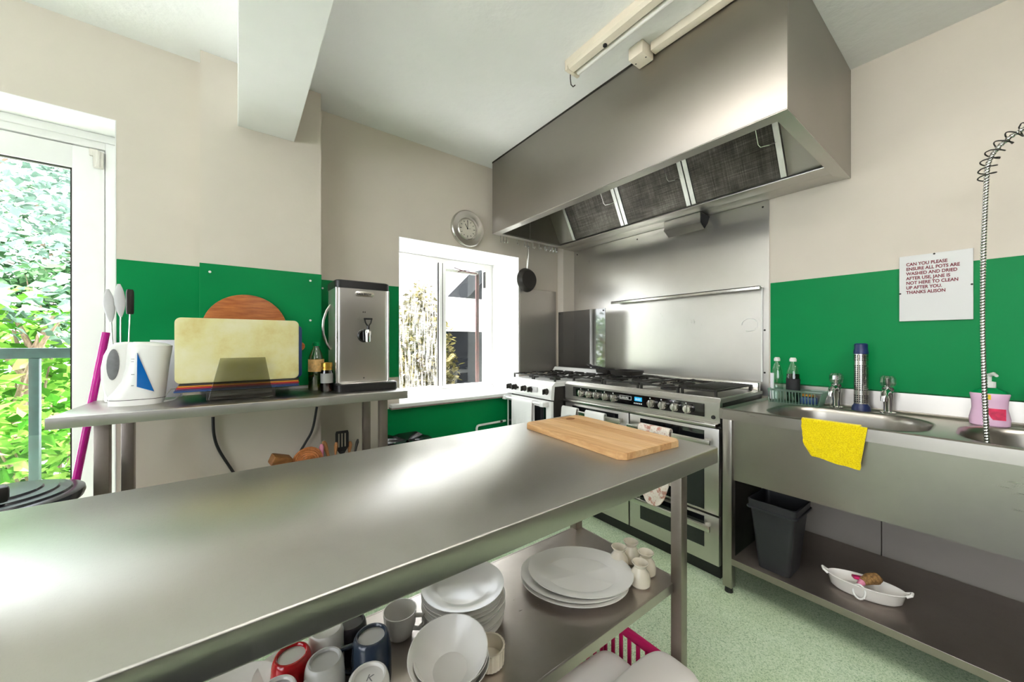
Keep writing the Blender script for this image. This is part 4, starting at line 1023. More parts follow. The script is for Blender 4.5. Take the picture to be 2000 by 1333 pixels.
# ------------------------------------------------------------------ crockery on the undershelf
SZ = .4505
def platter(z, label, dx=0, dy=0, k=1.0, rot=-42):
    t = thing('oval_platter', label, 'platter', (.878+dx, .818+dy, z), 'stack of oval platters'); m = MB()
    prof = [(0, .0), (.62, 0), (.66, .004), (.95, .017), (1.0, .019), (1.0, .0215), (.955, .021), (.70, .0115), (.665, .0075), (0, .006)]
    m.lathe([(r_*.172*k, zz) for r_, zz in prof], (.878+dx, .818+dy, z), 56, sy=.80, rot=math.radians(rot)); m.build('dish', 'china', t)
    return t
pt = platter(SZ, 'bottom oval platter of the stack on the island undershelf', -.012, .004)
dup(pt, (.870, .825, SZ+.010), 'middle oval platter of the stack on the island undershelf')
pl = platter(SZ+.020, 'uppermost oval platter of the stack, beaded rim in full view', .008, -.004, .97)
m = MB()
for i in range(70):
    a = 2*PI*i/70; rx, ry = .172*.97*.955, .172*.97*.955*.8; r0 = math.radians(-42)
    xx, yy = rx*math.cos(a), ry*math.sin(a); cx = .886+xx*math.cos(r0)-yy*math.sin(r0); cy = .814+xx*math.sin(r0)+yy*math.cos(r0)
    m.lathe([(.0022, 0), (.0015, .0012), (0, .0014)], (cx, cy, SZ+.020+.0195), 6)
o = m.build('beading', 'china', pl); o['kind'] = 'stuff'
vz = thing('bud_vase', 'cream ceramic bud vase nearest the platters at the front', 'vase', (1.030, .690, SZ), 'cream bud vases')
m = MB(); m.lathe([(0, 0), (.026, 0), (.031, .006), (.032, .022), (.028, .040), (.019, .052), (.017, .058), (.025, .070), (.026, .072), (.024, .073), (.015, .060), (.013, .054), (0, .045)], (1.030, .690, SZ), 32); m.build('body', 'china_cream', vz)
dup(vz, (1.096, .712, SZ), 'cream ceramic bud vase nearest the island leg')
dup(vz, (1.050, .786, SZ), 'cream ceramic bud vase behind the platter rim')
dup(vz, (1.112, .782, SZ), 'cream ceramic bud vase farthest back of the four')
pr_ = thing('dinner_plate', 'round white dinner plate', 'plate', (.505, .90, SZ), 'stack of round dinner plates')
m = MB(); m.lathe([(0, .0), (.065, 0), (.068, .003), (.105, .013), (.113, .0155), (.1135, .0175), (.104, .0165), (.074, .0085), (.068, .006), (0, .005)], (.505, .90, SZ), 48); m.build('dish', 'china', pr_)
ordn = ['lowest', 'second', 'third', 'fourth', 'fifth', 'sixth', 'seventh', 'eighth', 'ninth', 'topmost']
pr_['label'] = 'white dinner plate, lowest of the tall round stack'
for k in range(1, 8):
    dup(pr_, (.505+random.uniform(-.005, .005), .90+random.uniform(-.005, .005), SZ+k*.0128), 'white dinner plate, topmost of the tall round stack' if k == 7 else f'white dinner plate, {ordn[k]} from the bottom of the tall round stack')
bwl = thing('soup_bowl', 'deep white bowl, lowest of the leaning bowl stack', 'bowl', (.385, .735, SZ), 'stack of deep bowls')
m = MB(); m.lathe([(0, .004), (.035, .004), (.036, 0), (.040, 0), (.041, .006), (.066, .03), (.080, .058), (.083, .062), (.081, .062), (.062, .034), (.036, .012), (0, .009)], (.385, .735, SZ), 44); m.build('bowl_body', 'china', bwl)
bw2 = dup(bwl, (.383, .737, SZ+.014), 'deep white bowl, middle of the leaning bowl stack')
bw3 = dup(bwl, (.382, .739, SZ+.032), 'deep white bowl on top of the leaning bowl stack', scale=1.06); bw3.rotation_euler = (math.radians(7), math.radians(-9), 0)
rk = thing('ramekin', 'small ribbed white ramekin half hidden right of the bowl stack', 'ramekin', (.487, .742, SZ))
m = MB(); rs = []
for r_, z in ((.03, 0), (.036, .004), (.037, .04), (.038, .044), (.034, .044), (.032, .01), (.002, .008)):
    rs.append([Vector((.487+math.cos(2*PI*i/48)*r_*(1+(.03 if i % 2 and r_ > .035 else 0)), .742+math.sin(2*PI*i/48)*r_*(1+(.03 if i % 2 and r_ > .035 else 0)), SZ+z)) for i in range(48)])
m.rings(rs); m.build('dish', 'china_cream', rk, smooth=False)
tag(MB().lathe([(0, 0), (.075, 0), (.098, .008), (.10, .010), (.098, .011), (.07, .004), (0, .003)], (.33, .70, SZ), 40).build('saucer_plate', 'china'), 'white side plate tucked under the left of the bowl stack', 'plate')

def mug(x, y, mat, label, r=.04, h=.10, base_mat='china', ang=0, taper=.86, ring=True):
    """a mug standing upside down"""
    t = thing('mug', label, 'mug', (x, y, SZ), 'upturned mugs'); c = (x, y, SZ)
    m = MB(); m.lathe([(r*.93, .002), (r, 0), (r*1.02, .01), (r*1.0, h*.55), (r*.94, h*.86), (r*taper, h*.97), (r*taper*.93, h), (r*taper*.84, h), (r*taper*.80, h-.004), (r*taper*.76, h-.0055)], c, 36); m.build('cup', mat, t)
    MB().lathe([(r*taper*.765, h-.0054), (r*taper*.4, h-.005), (0, h-.0048)], c, 32).build('base', base_mat, t)
    d = Vector((math.cos(ang), math.sin(ang), 0)); p = Vector(c)
    m = MB(); m.tube([p+d*r*.93+Vector((0, 0, h*.22)), p+d*(r+.022)+Vector((0, 0, h*.26)), p+d*(r+.032)+Vector((0, 0, h*.5)), p+d*(r+.022)+Vector((0, 0, h*.74)), p+d*r*.9+Vector((0, 0, h*.8))], .0055, 10); m.build('handle', mat, t)
    return t
mb = mug(.245, .862, 'mug_blue', 'upturned dark slate blue mug in front of the bowls', .043, .108, 'mug_grey', math.radians(150))
mw = mug(.212, .768, 'china', 'upturned white mug nearest the viewer with printed base', .043, .10, 'china', math.radians(250))
mg = mug(.148, .862, 'mug_grey', 'upturned pale grey mug with a stamped base between red and blue', .040, .102, 'mug_grey', math.radians(200))
mug(.094, .922, 'mug_red', 'upturned bright red mug with a white base', .040, .10, 'china', math.radians(100))
mug(.060, .848, 'china', 'upturned white mug left of the grey one', .040, .098, 'light_grey_plastic', math.radians(220))
mug(.168, .955, 'china', 'upturned white mug with a pink stripe behind the grey one', .040, .10, 'china', math.radians(60))
mug(.225, .965, 'mug_dark', 'upturned dark patterned mug behind the blue one', .038, .085, 'mug_dark', math.radians(80))
text_mesh('base_stamp', 'K', .022, frame_mat((.205, .764, SZ+.0953), (.8, -.6, 0), (.6, .8, 0)), 'print_grey', mw, extrude=.0002)
cu = thing('tea_cup', 'upright white cup with handle beside the tall plate stack', 'cup', (.345, .955, SZ))
MB().lathe([(0, 0), (.028, 0), (.032, .004), (.040, .03), (.043, .066), (.0405, .066), (.038, .032), (.028, .008), (0, .006)], (.345, .955, SZ), 36).build('cup_body', 'china', cu)
d = Vector((.75, -.66, 0)); p = Vector((.345, .955, SZ))
m = MB(); m.tube([p+d*.040+Vector((0, 0, .054)), p+d*.062+Vector((0, 0, .055)), p+d*.066+Vector((0, 0, .036)), p+d*.052+Vector((0, 0, .02)), p+d*.036+Vector((0, 0, .02))], .0055, 10); m.build('handle', 'china', cu)
tag(MB().lathe([(0, 0), (.045, 0), (.075, .010), (.076, .012), (.045, .004), (0, .003)], (.10, 1.0, SZ), 36).build('saucer_plate', 'china'), 'white saucer at the back behind the red mug', 'plate')

so = tag(MB().lathe([(0, 0), (.06, 0), (.098, .012), (.10, .015), (.097, .016), (.06, .005), (0, .004)], (-.01, .975, SZ), 40).build('saucer_plate', 'china'), 'white side plate at the far left of the island undershelf', 'plate')
# ------------------------------------------------------------------ crate of cloths under the island
cr = thing('plastic_crate', 'bright pink slatted plastic crate on the floor under the island', 'crate', (.93, .77, 0))
x0, x1, y0, y1, zt = .70, 1.11, .60, .90, .205
MB().box(x0, x1, y0, y1, .004, .012, .002).build('base', 'pink_crate', cr)
m = MB(); m.box(x0-.012, x0+.006, y0-.012, y1+.012, zt-.03, zt, .003); m.box(x1-.006, x1+.012, y0-.012, y1+.012, zt-.03, zt, .003)
m.box(x0, x1, y0-.012, y0+.006, zt-.03, zt, .003); m.box(x0, x1, y1-.006, y1+.012, zt-.03, zt, .003); m.build('rim', 'pink_crate', cr)
for k in range(9):
    y = y0+.01+(y1-y0-.02)*k/8
    MB().box(x1-.006, x1+.002, y-.007, y+.007, .005, zt-.02, .002).build('slat', 'pink_crate', cr); MB().box(x0-.002, x0+.006, y-.007, y+.007, .005, zt-.02, .002).build('slat', 'pink_crate', cr)
for k in range(11):
    x = x0+.015+(x1-x0-.03)*k/10
    MB().box(x-.007, x+.007, y0-.002, y0+.006, .005, zt-.02, .002).build('slat', 'pink_crate', cr); MB().box(x-.007, x+.007, y1-.006, y1+.002, .005, zt-.02, .002).build('slat', 'pink_crate', cr)
def linen(z0, lab, x0, x1, y0, y1, sd, layers=4):
    m = MB()
    for k in range(layers):
        zz = z0+k*.011; ins = .006*k
        def f(u, v, zz=zz, ins=ins, k=k):
            a, b = 2*u-1, 2*v-1
            q = (abs(a)**5+abs(b)**5)**.2; q = max(q, 1e-6); e = max(abs(a), abs(b)); sc_ = e/q
            x = (x0+x1)/2+a*sc_*((x1-x0)/2-ins); y = (y0+y1)/2+b*sc_*((y1-y0)/2-ins)
            z = zz+.008*noise.noise((x*9, y*9, sd))+.022*(1-e**2)*(k/layers)-(.010 if e > .97 else 0)
            return Vector((x, y, z))
        m.grid(f, 24, 24)
    m.solid(.004); return tag(m.build('folded_linen', 'linen_white', ang=70), lab, 'linen', 'folded white linen in the pink crate')
n = flat('linen_white', '#e6e0dc', .7, spec=.3)
linen(.060, 'folded white linen at the bottom of the pink crate', .72, 1.09, .62, .88, 1, 4)
linen(.115, 'folded white linen in the middle of the pink crate', .71, 1.075, .612, .87, 5, 4)
linen(.190, 'folded white linen heaped on top of the pink crate pile', .70, 1.130, .50, .705, 9, 5)

# ================================================================== SIDE TABLE
TZ = .97
tb_ = thing('side_table', 'narrow stainless steel side table against the window wall', 'table', (.1, 2.13, 0))
m = MB(); m.prism([(-.518, 1.922), (.720, 1.879), (.735, 2.335), (-.50, 2.372)], TZ-.04, TZ, 'XY', .002)
# keep clear of the chimney breast
m.build('worktop', 'steel_top', tb_, ang=50)
for x, y in ((-.422, 1.985), (.602, 1.962), (-.405, 2.285), (.598, 2.262)):
    MB().box(x, x+.04, y, y+.04, 0, TZ-.038, .002).build('leg', 'steel_worn', tb_)
MB().box(-.40, .63, 1.99, 2.30, .40, .42, .003).build('undershelf', 'steel_worn', tb_)
MB().box(-.145, .38, 2.336, 2.349, TZ, TZ+.012).build('rear_strip', 'light_grey_plastic', tb_, smooth=False)

# kettle (side-on to the room)
YK = 2.155
kt = thing('electric_kettle', 'white plastic jug kettle with blue water window', 'kettle', (-.34, YK, TZ))
def kp(px, py, y=YK): p = at(px, py, Y=y); return p.x, p.z
prof = [(787, 212, 321), (780, 212, 323), (776, 211, 324), (765, 222, 325), (745, 238, 327), (720, 246, 330), (700, 248, 333), (685, 249, 336), (676, 250, 337), (671, 252, 325), (668, 262, 300)]
m = MB(); rs = []
for py, a, b in prof:
    x0, z = kp(a, py); x1, _ = kp(b, py); cx, hx = (x0+x1)/2, (x1-x0)/2
    hw = .062 if py < 776 else .066
    if py < 672: hw *= .8
    if py < 669: hw *= .6
    rs.append([Vector((cx+math.copysign(abs(math.cos(t_))**.75, math.cos(t_))*hx, YK+math.copysign(abs(math.sin(t_))**.75, math.sin(t_))*hw, max(z, TZ))) for t_ in [2*PI*i/36 for i in range(36)]])
rs[0] = [Vector((p.x, p.y, TZ+.0005)) for p in rs[0]]
m.rings(rs); m.build('body', 'white_plastic', kt, ang=50)
hp = [(266, 669), (246, 668), (228, 670), (213, 679), (204, 695), (199, 718), (199, 740), (204, 760), (211, 777), (250, 777), (252, 730), (256, 690)]
m = MB(); m.prism([kp(a, b) for a, b in hp], YK-.026, YK+.026, 'XZ', .011); m.build('handle', 'white_plastic', kt, ang=60)
m = MB(); ell = [(kp(224+12.5*math.cos(t_)+3*math.sin(t_)*-.5, 712+30*math.sin(t_))) for t_ in [2*PI*i/24 for i in range(24)]]
m.prism(ell, YK-.029, YK-.02, 'XZ', .002); m.build('grip_inset', 'grey_plastic', kt)
m = MB(); tri = [kp(x, y, YK-.064) for x, y in ((268, 690), (301, 765), (267, 756))]
m.prism(tri, YK-.0655, YK-.058, 'XZ', .001); m.build('water_window', 'blue_clear', kt)
for yy, w_ in ((702, 6), (707, 5), (732, 6), (754, 5)):
    a = kp(256, yy, YK-.064); b = kp(256+w_, yy, YK-.064); MB().box(a[0], b[0], YK-.0642, YK-.060, a[1]-.001, a[1]+.001).build('gauge_mark', 'print_grey', kt, smooth=False)
m = MB(); z_ = kp(250, 779)[1]; xa, xb = kp(211, 779)[0], kp(324, 779)[0]
m.rings([[Vector(((xa+xb)/2+math.copysign(abs(math.cos(t_))**.75, math.cos(t_))*((xb-xa)/2+.0006), YK+math.copysign(abs(math.sin(t_))**.75, math.sin(t_))*.0668, zz)) for t_ in [2*PI*i/36 for i in range(36)]] for zz in (z_-.001, z_+.001)], False, False); m.build('base_seam', 'dark_metal', kt)
m = MB(); m.tube([(-.262, 2.17, TZ+.006), (-.235, 2.185, TZ+.05), (-.215, 2.20, TZ+.05), (-.205, 2.19, TZ+.02), (-.222, 2.16, TZ+.006), (-.25, 2.13, TZ+.005)], .003, 6); m.build('cord', 'white_plastic', kt)
# utensils behind the kettle
uh = thing('utensil_jar', 'low white jar hidden behind the kettle holding utensils', 'jar', (-.412, 2.305, TZ))
MB().lathe([(0, 0), (.042, 0), (.045, .004), (.045, .15), (.042, .15), (.042, .006), (0, .006)], (-.412, 2.305, TZ), 28).build('jar_body', 'white_plastic', uh)
def spoon(px_t, py_t, px_b, py_b, y, mat, label, w_=.016, rodpx=None):
    a, b = at(px_t, py_t, Y=y), at(px_b, py_b, Y=y); foot = Vector((-.412+(b.x+.412)*.4, 2.305, TZ+.01))
    t = thing('utensil', label, 'utensil', (foot.x, foot.y, foot.z), 'utensils behind the kettle')
    m = MB(); k = 9; pts, rr_ = [], []
    for i in range(k):
        u = i/(k-1); pts.append(a.lerp(b, u)); rr_.append(max(.003, w_*math.sin(PI*(.06+.9*u))**.8))
    m.tube(pts, rr_, 14); 
    o = m.build('paddle', mat, t)
    for v in o.data.vertices: v.co.y = (v.co.y-(y-foot.y))*.35+(y-foot.y)
    m = MB(); m.tube([b, Vector(foot)], .0028, 8); m.build('rod', 'chrome', t); return t
spoon(210, 565, 217, 630, 2.31, 'light_grey_plastic', 'grey oval utensil handle farthest left behind the kettle', .018)
spoon(232, 555, 236, 620, 2.30, 'light_grey_plastic', 'lilac grey oval utensil handle in the middle behind the kettle', .018)
t = thing('utensil', 'dark handled steel utensil upright at the right behind the kettle', 'utensil', (-.39, 2.325, TZ+.01), 'utensils behind the kettle')
a, b = at(254, 566, Y=2.33), at(254, 614, Y=2.33)
m = MB(); m.tube([a, a.lerp(b, .1), a.lerp(b, .9), b], [.010, .013, .013, .011], 14); m.build('handle', 'dark_metal', t)
m = MB(); m.tube([b, Vector((-.392, 2.31, TZ+.012))], .0028, 8); m.build('rod', 'chrome', t)
tag(MB().obox((-.262, 2.30, TZ+.135), (.11, .004, .265), (math.radians(-6), 0, .05)).build('white_card', 'paper_white', smooth=False), 'white card leaning between the kettle and the cutting boards', 'card')

# chopping boards: a raised pile with the cream board on edge in front
gbd = 'plastic chopping boards on the side table'
rk_ = thing('board_rack', 'smoky clear plastic rack holding the chopping boards', 'rack', (.02, 2.2, TZ))
MB().box(-.11, .145, 2.075, 2.33, TZ+.0005, 1.012, .003).build('foot_shade_block', 'dark_metal', rk_)  # dark block lifts the boards and stands in for the shade beneath
MB().box(-.10, .14, 2.315, 2.338, 1.012, 1.106, .002).build('rear_ledge', 'dark_metal', rk_)
trap = [at(407, 781, Y=2.066), at(534, 776, Y=2.066), at(518, 698, Y=2.066), at(430, 700, Y=2.066)]
m = MB(); m.prism([(p.x, max(p.z, TZ+.001)) for p in trap], 2.060, 2.065, 'XZ', .001); m.build('front_plate', 'acrylic_clear', rk_, smooth=False)
zz = 1.0125
for k, (mt, lb) in enumerate((('board_blue', 'blue chopping board at the bottom of the flat pile'), ('board_purple', 'purple chopping board second from the bottom of the flat pile'), ('board_red', 'red chopping board in the middle of the flat pile'), ('board_orange', 'orange chopping board second from the top of the flat pile'), ('board_black', 'black chopping board topmost of the flat pile'))):
    tag(MB().box(-.215+.004*k, .243-.003*(k % 2), 2.074, 2.30, zz, zz+.0068, .0015).build('chopping_board', mt), lb, 'chopping board', gbd); zz += .007
def rpoly(x0, x1, z0, z1, r_, n=6):
    return [(p.x, p.y) for p in rrect(x0, x1, z0, z1, r_, 0, n)]
o = MB().prism(rpoly(-.213, .243, 1.0485, 1.332, .022), 2.085, 2.103, 'XZ', .003).build('chopping_board', 'cream_board_stained', ang=50)
tag(o, 'stained cream chopping board standing on edge in front', 'chopping board', gbd)
o = MB().prism(rpoly(-.18, .262, 1.0485, 1.31, .02), 2.13, 2.142, 'XZ', .002).build('chopping_board', 'board_blue', ang=50)
tag(o, 'blue chopping board standing on edge behind the cream one', 'chopping board', gbd)
rb = thing('round_board', 'round wooden paddle board leaning on the green wall', 'cutting board', (.03, 2.325, 1.106))
cx, cz, rr0 = .037, 1.292, .178
m = MB(); m.prism([(cx+rr0*math.cos(t_), cz+rr0*math.sin(t_)) for t_ in [2*PI*i/56 for i in range(56)]], 2.319, 2.337, 'XZ', .003); m.build('disc', 'wood_round', rb, ang=50)
d = Vector((.278-cx, 0, 1.203-cz)).normalized(); n_ = Vector((-d.z, 0, d.x)); base = Vector((cx, 0, cz))
hp = [base+d*.165+n_*.03, base+d*.20+n_*.02]+[base+d*(.255+.024*math.cos(t_))+n_*.024*math.sin(t_) for t_ in [PI*.6-PI*1.2*i/10 for i in range(11)]]+[base+d*.20-n_*.02, base+d*.165-n_*.03]
m = MB(); m.prism([(p.x, p.z) for p in hp], 2.320, 2.336, 'XZ', .002); m.build('handle', 'wood_round', rb, ang=50)
hc = base+d*.257; MB().lathe([(0, 0), (.007, 0), (.007, .001), (0, .001)], (hc.x, 2.32, hc.z), 16, Euler((PI/2, 0, 0)).to_matrix()).build('hanging_hole', 'print_black', rb)

# oil bottle and coffee jar
ol = bottle('oil_bottle', 'clear oil bottle with green cap beside the water boiler', (.337, 2.20, TZ+.0005), .262, .038, None, None, 'green_panel', body='oil_bottle', flatx=1)
ol['category'] = 'bottle'
MB().lathe([(.0386, .10), (.0386, .165)], (.337, 2.20, TZ), 28).build('label_band', 'label_cream', ol)
MB().lathe([(0, .002), (.0365, .002), (.0365, .10), (0, .10)], (.337, 2.20, TZ), 24).build('oil', 'oil_bottle', ol)
jr = thing('coffee_jar', 'small glass coffee jar with gold lid in front of the oil bottle', 'jar', (.372, 2.105, TZ))
MB().lathe([(0, .001), (.026, .001), (.029, .006), (.029, .10), (.025, .112), (.025, .118)], (.372, 2.105, TZ), 28).build('glass', 'jar_glass', jr)
MB().lathe([(.0, .151), (.024, .151), (.027, .148), (.027, .128), (.024, .126), (.024, .123), (.027, .121), (.027, .112), (0, .112)], (.372, 2.105, TZ), 28).build('lid', 'gold_metal', jr)
MB().lathe([(.0295, .045), (.0295, .095)], (.372, 2.105, TZ), 28).build('label_band', 'print_grey', jr)

# water boiler
bo = thing('water_boiler', 'tall stainless steel hot water boiler with black tap', 'water boiler', (.555, 2.17, TZ))
bx0, bx1, by0, by1 = .415, .695, 2.10, 2.325
m = MB(); m.rings([rrect(bx0, bx1, by0, by1, .028, z, 8) for z in (1.0, 1.518)]); m.build('body', 'steel_splash', bo, ang=50)
m = MB(); m.rings([rrect(bx0-.004, bx1+.004, by0-.004, by1+.002, .03, z, 8) for z in (1.518, 1.556)]+[rrect(bx0+.003, bx1-.003, by0+.003, by1-.005, .026, 1.561, 8)]); m.build('lid', 'black_plastic', bo, ang=50)
m = MB(); m.rings([rrect(bx0-.012, bx1+.018, 2.005, by1, .022, TZ+.001, 6), rrect(bx0-.012, bx1+.018, 2.005, by1, .022, TZ+.036, 6), rrect(bx0-.006, bx1+.012, 2.011, by1-.003, .018, TZ+.040, 6)]); m.build('drip_base', 'black_plastic', bo, ang=50)
MB().box(bx0+.01, bx1+.006, 2.018, 2.098, TZ+.0395, TZ+.042, .001).build('drip_grille', 'brushed_light', bo)
for x in (bx0+.004, bx1-.004): MB().cyl((x, by0+.006, 1.0), (x, by0+.006, 1.518), .0065, n=10).build('corner_trim', 'brushed_light', bo)
tx, tz = .558, 1.262
MB().lathe([(0, .02), (.030, .02), (.036, .012), (.037, 0), (0, 0)], (tx, by0, tz), 28, Euler((PI/2, 0, 0)).to_matrix()).build('tap_boss', 'black_gloss', bo)
m = MB(); m.cyl((tx+.008, by0, tz), (tx+.008, by0-.05, tz+.004), .012, n=16); m.lathe([(.011, -.042), (.013, -.04), (.016, .016), (.012, .026), (0, .026)], (tx+.008, by0-.045, tz+.006), 18); tp = m.build('tap', 'chrome', bo)
m = MB(); yy = by0-.045; x = tx+.008
m.tube([(x, yy, tz+.03), (x, yy, tz+.052)], .008, 10); m.tube([(x, yy, tz+.048), (x-.014, yy, tz+.07), (x-.018, yy, tz+.09)], .004, 8); m.tube([(x, yy, tz+.048), (x+.014, yy, tz+.07), (x+.018, yy, tz+.09)], .004, 8); m.tube([(x-.022, yy, tz+.091), (x+.022, yy, tz+.091)], .005, 8)
m.build('tap_lever', 'black_plastic', tp)
m = MB(); m.rings([rrect(.512, .612, 1.478, 1.508, .0148, 0, 6)], False, False) if False else None
bp = [(p.x, p.y) for p in rrect(.510, .610, 1.477, 1.507, .0148, 0, 6)]
m = MB(); m.prism(bp, by0-.003, by0, 'XZ', .001); bd = m.build('badge', 'brushed_light', bo, ang=50)
text_mesh('badge_lettering', 'CAFE BREW', .0145, frame_mat((.5185, by0-.0034, 1.4865), (1, 0, 0), (0, 0, 1)), 'print_black', bd, extrude=.0003, sx=1.0, offset=.0003)
for xx in (.552, .562): MB().box(xx-.002, xx+.002, by0-.002, by0, 1.388, 1.396).build('indicator', 'print_black', bo, smooth=False)
MB().lathe([(.004, 0), (0, .002)], (.556, by0, 1.03), 8, Euler((PI/2, 0, 0)).to_matrix()).build('screw', 'print_black', bo)
m = MB(); zc = 1.31
m.tube([(bx0-.001, 2.235, zc+.125), (bx0-.022, 2.235, zc+.09), (bx0-.037, 2.235, zc+.04), (bx0-.040, 2.235, zc), (bx0-.037, 2.235, zc-.04), (bx0-.022, 2.235, zc-.09), (bx0-.001, 2.235, zc-.125)], .007, 10); m.build('side_handle', 'brushed_light', bo)

# ------------------------------------------------------------------ below the side table
def cord(pts, label):
    m = MB(); P = [Vector(p) for p in pts]; d2 = []
    for i in range(len(P)-1):
        for k in range(6):
            t_ = k/6; p0, p1, p2, p3 = P[max(i-1, 0)], P[i], P[i+1], P[min(i+2, len(P)-1)]
            d2.append(.5*((2*p1)+(-p0+p2)*t_+(2*p0-5*p1+4*p2-p3)*t_*t_+(-p0+3*p1-3*p2+p3)*t_**3))
    d2.append(P[-1]); m.tube(d2, .0065, 8); return tag(m.build('power_cord', 'black_plastic'), label, 'cord', 'cords below the side table')
q = [at(a, b, Y=2.335) for a, b in ((416, 815), (418, 850), (428, 880), (455, 922), (480, 960))]
cord(q, 'black power cord curving down below the chopping boards')
q = [at(a, b, Y=2.325) for a, b in ((619, 795), (610, 840), (595, 868), (584, 890), (580, 930))]
cord(q, 'black power cord curving down below the coffee jar')
ub = thing('utensil_tub', 'wide grey tub of cooking utensils on the undershelf of the side table', 'tub', (.36, 2.15, .42))
m = MB(); ax, bx_, ay, by_ = .12, .60, 2.04, 2.27
m.rings([rrect(ax+.03, bx_-.03, ay+.03, by_-.03, .03, .421, 5), rrect(ax, bx_, ay, by_, .04, .575, 5), rrect(ax-.008, bx_+.008, ay-.008, by_+.008, .045, .58, 5), rrect(ax+.006, bx_-.006, ay+.006, by_-.006, .035, .577, 5), rrect(ax+.036, bx_-.036, ay+.036, by_-.036, .025, .43, 5)]); m.build('tub_body', 'light_grey_plastic', ub)
gu = 'utensils in the tub below the side table'
def stick(label, a, b, r0, r1, mat, flat_=None, name='wooden_spoon'):
    m = MB(); a, b = Vector(a), Vector(b); m.tube([a, a.lerp(b, .7), a.lerp(b, .82), a.lerp(b, .93), b], [r0, r0, r1*.8, r1, r1*.5], 12, flat=flat_); return tag(m.build(name, mat), label, 'utensil', gu)
pp = lambda a, b, y=2.2: at(a, b, Y=y)
o = MB().obox(pp(548, 898, 2.16)+Vector((0, 0, -.005)), (.09, .06, .05), (.2, .35, .3), .008).build('wooden_block', 'wood_dark'); tag(o, 'tilted brown wooden block at the left of the utensil tub', 'block', gu)
m = MB(); c = pp(602, 892, 2.16)+Vector((0, 0, -.02))
for k in range(7): m.tube([c+Vector((math.cos(t_)*(.012+.009*k)*(1), .02*math.sin(t_*2+k)*.4+.004*k-.012, math.sin(t_)*(.012+.008*k))) for t_ in [2*PI*i/24 for i in range(24)]], .0055, 6, closed=True)
tag(m.build('rope_coil', 'rope_orange'), 'coil of orange string in the utensil tub', 'string', gu)
def bz(p): return (p.x*.8+.07, 2.15, .45)
p = pp(628, 868); stick('pale pink handled utensil leaning in the tub', bz(p), p, .007, .013, 'mug_pink')
p = pp(632, 862, 2.22); stick('slim wooden handle leaning beside the pink one', (p.x+.06, 2.18, .45), p, .008, .014, 'wood_spoon')
p = pp(657, 868, 2.17); stick('wooden spoon left of the black spatula', (p.x-.02, 2.15, .45), p+Vector((0, 0, .01)), .007, .022, 'wood_spoon', .45)
p = pp(684, 866, 2.20); stick('broad wooden spoon right of the black spatula', (p.x-.03, 2.16, .45), p+Vector((0, 0, .01)), .008, .026, 'wood_spoon', .45)
p = pp(699, 858, 2.2); stick('dark thin handle at the right of the utensil tub', (p.x-.06, 2.16, .45), p, .006, .009, 'dark_metal', name='dark_utensil')
p = pp(534, 903, 2.18); stick('dark metal utensil lying across the tub left end', (p.x+.25, 2.17, .56), p+Vector((.02, 0, .0)), .006, .012, 'dark_metal', name='dark_utensil')
st = thing('slotted_spatula', 'black slotted spatula standing up in the utensil tub', 'spatula', (.455, 2.16, .44), gu)
c0, c1 = pp(668, 842, 2.18), pp(668, 882, 2.18); xw = .034; zt_, zb_ = c0.z, c1.z
m = MB(); y_ = 2.18
for xa, xb in ((-xw, -.020), (-.012, -.004), (.004, .012), (.020, xw)): m.box(c0.x+xa, c0.x+xb, y_-.002, y_+.002, zb_+.02, zt_-.012)
m.prism([(c0.x-xw, zt_-.014), (c0.x+xw, zt_-.014), (c0.x+xw-.004, zt_), (c0.x-xw+.004, zt_)], y_-.002, y_+.002, 'XZ'); m.prism([(c0.x-xw, zb_+.024), (c0.x+xw, zb_+.024), (c0.x+.012, zb_-.012), (c0.x-.012, zb_-.012)], y_-.002, y_+.002, 'XZ'); m.build('blade', 'black_plastic', st, smooth=False)
m = MB(); m.tube([(c0.x, y_, zb_), (c0.x-.01, 2.16, .45)], .007, 8); m.build('handle', 'black_plastic', st)
# lined bin by the window wall
lb_ = thing('lined_bin', 'bin with a crumpled black liner below the small window', 'bin', (.87, 2.27, 0))
MB().lathe([(0, .001), (.12, .001), (.15, .56), (.145, .56), (.115, .01), (0, .01)], (.87, 2.28, 0), 32).build('bin_body', 'bin_black', lb_)
m = MB()
def f(u, v):
    a = 2*PI*u; r_ = .156-.045*v*0; k = noise.noise((math.cos(a)*2.2, math.sin(a)*2.2, v*2))
    r_ = (.158+.012*k) if v < .6 else (.158*(1-(v-.6)/.4)+.0)
    z = .44+.17*min(1, v/.6)+.022*k+(.0 if v < .6 else -.02*(v-.6)/.4)
    return Vector((.87+math.cos(a)*r_, 2.28+math.sin(a)*r_, z))
m.grid(f, 48, 14, wu=True); m.build('liner', 'bag_black', lb_)
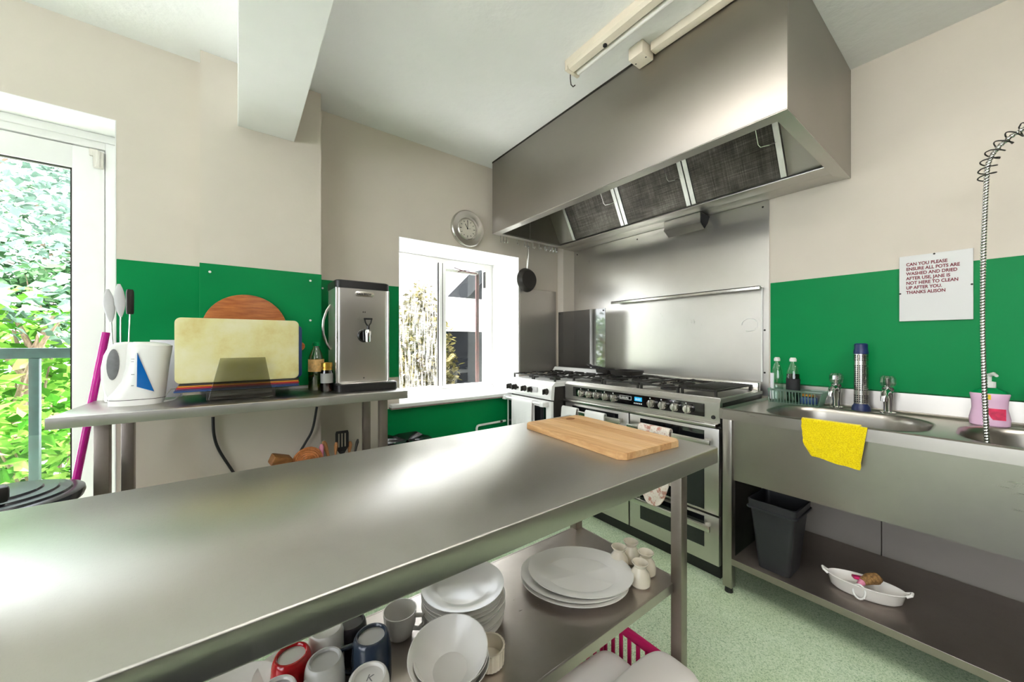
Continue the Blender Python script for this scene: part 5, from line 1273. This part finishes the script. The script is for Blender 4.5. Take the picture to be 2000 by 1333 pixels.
# broom
bm_ = thing('broom', 'magenta handled broom leaning beside the door frame', 'broom', (-.6, 2.3, 0))
tp_, md = at(207, 650, Y=2.42), at(150, 932, Y=2.35)
dd = (md-tp_); ft = tp_+dd*((.10-tp_.z)/dd.z)
m = MB(); m.tube([tp_, md, ft], .0135, 14); m.build('handle', 'magenta', bm_)
m = MB(); m.obox((ft.x, ft.y, .085), (.14, .05, .035), (0, 0, 0), .008); m.build('head', 'magenta', bm_)
m = MB(); m.prism([(ft.x-.065, .07), (ft.x+.065, .07), (ft.x+.085, .002), (ft.x-.085, .002)], ft.y-.022, ft.y+.022, 'XZ'); m.build('bristles', 'grey_plastic', bm_)
# black dustbin by the door
db = thing('dustbin', 'black dustbin with ridged round lid beside the glazed door', 'bin', (-.635, 1.95, 0))
dc = (-.635, 1.955, .028)
MB().lathe([(0, -.027), (.14, -.027), (.175, .665), (.17, .665), (.135, -.015), (0, -.015)], dc, 40).build('bin_body', 'bin_black', db)
pf = [(.178, .65), (.194, .655), (.199, .67), (.197, .682), (.188, .686), (.170, .688), (.166, .694), (.162, .694), (.140, .696), (.136, .702), (.132, .702), (.105, .704), (.101, .710), (.097, .710), (.06, .712), (0, .713)]
MB().lathe(pf, dc, 56).build('lid', 'lid_black', db)
hq = at(10, 966, Z=.765)
m = MB(); m.obox((hq.x-.05, hq.y, .765), (.11, .055, .05), (0, 0, math.radians(20)), .01); m.build('lid_handle', 'black_plastic', db)
# pipes on the green panel by the cooker
pi = thing('gas_pipe', 'thin white pipe turning along the wall beside the small cooker', 'pipe', (1.6, 2.49, 0))
a, b = at(931, 832, Y=2.49), at(990, 822, Y=2.49)
m = MB(); m.tube([(a.x, 2.49, .05), (a.x, 2.49, a.z-.02), (a.x+.006, 2.49, a.z-.005), (a.x+.02, 2.49, a.z), (1.80, 2.49, a.z+.004)], .009, 10); m.build('upper_run', 'white_plastic', pi)
m = MB(); m.tube([(a.x+.05, 2.495, .05), (a.x+.05, 2.495, a.z-.075), (a.x+.07, 2.495, a.z-.06), (1.80, 2.495, a.z-.055)], .007, 10); m.build('lower_run', 'light_grey_plastic', pi)
m = MB(); m.cyl((1.74, 2.49, a.z+.003), (1.765, 2.49, a.z+.0035), .013, n=12); m.build('coupling', 'brushed_light', pi)
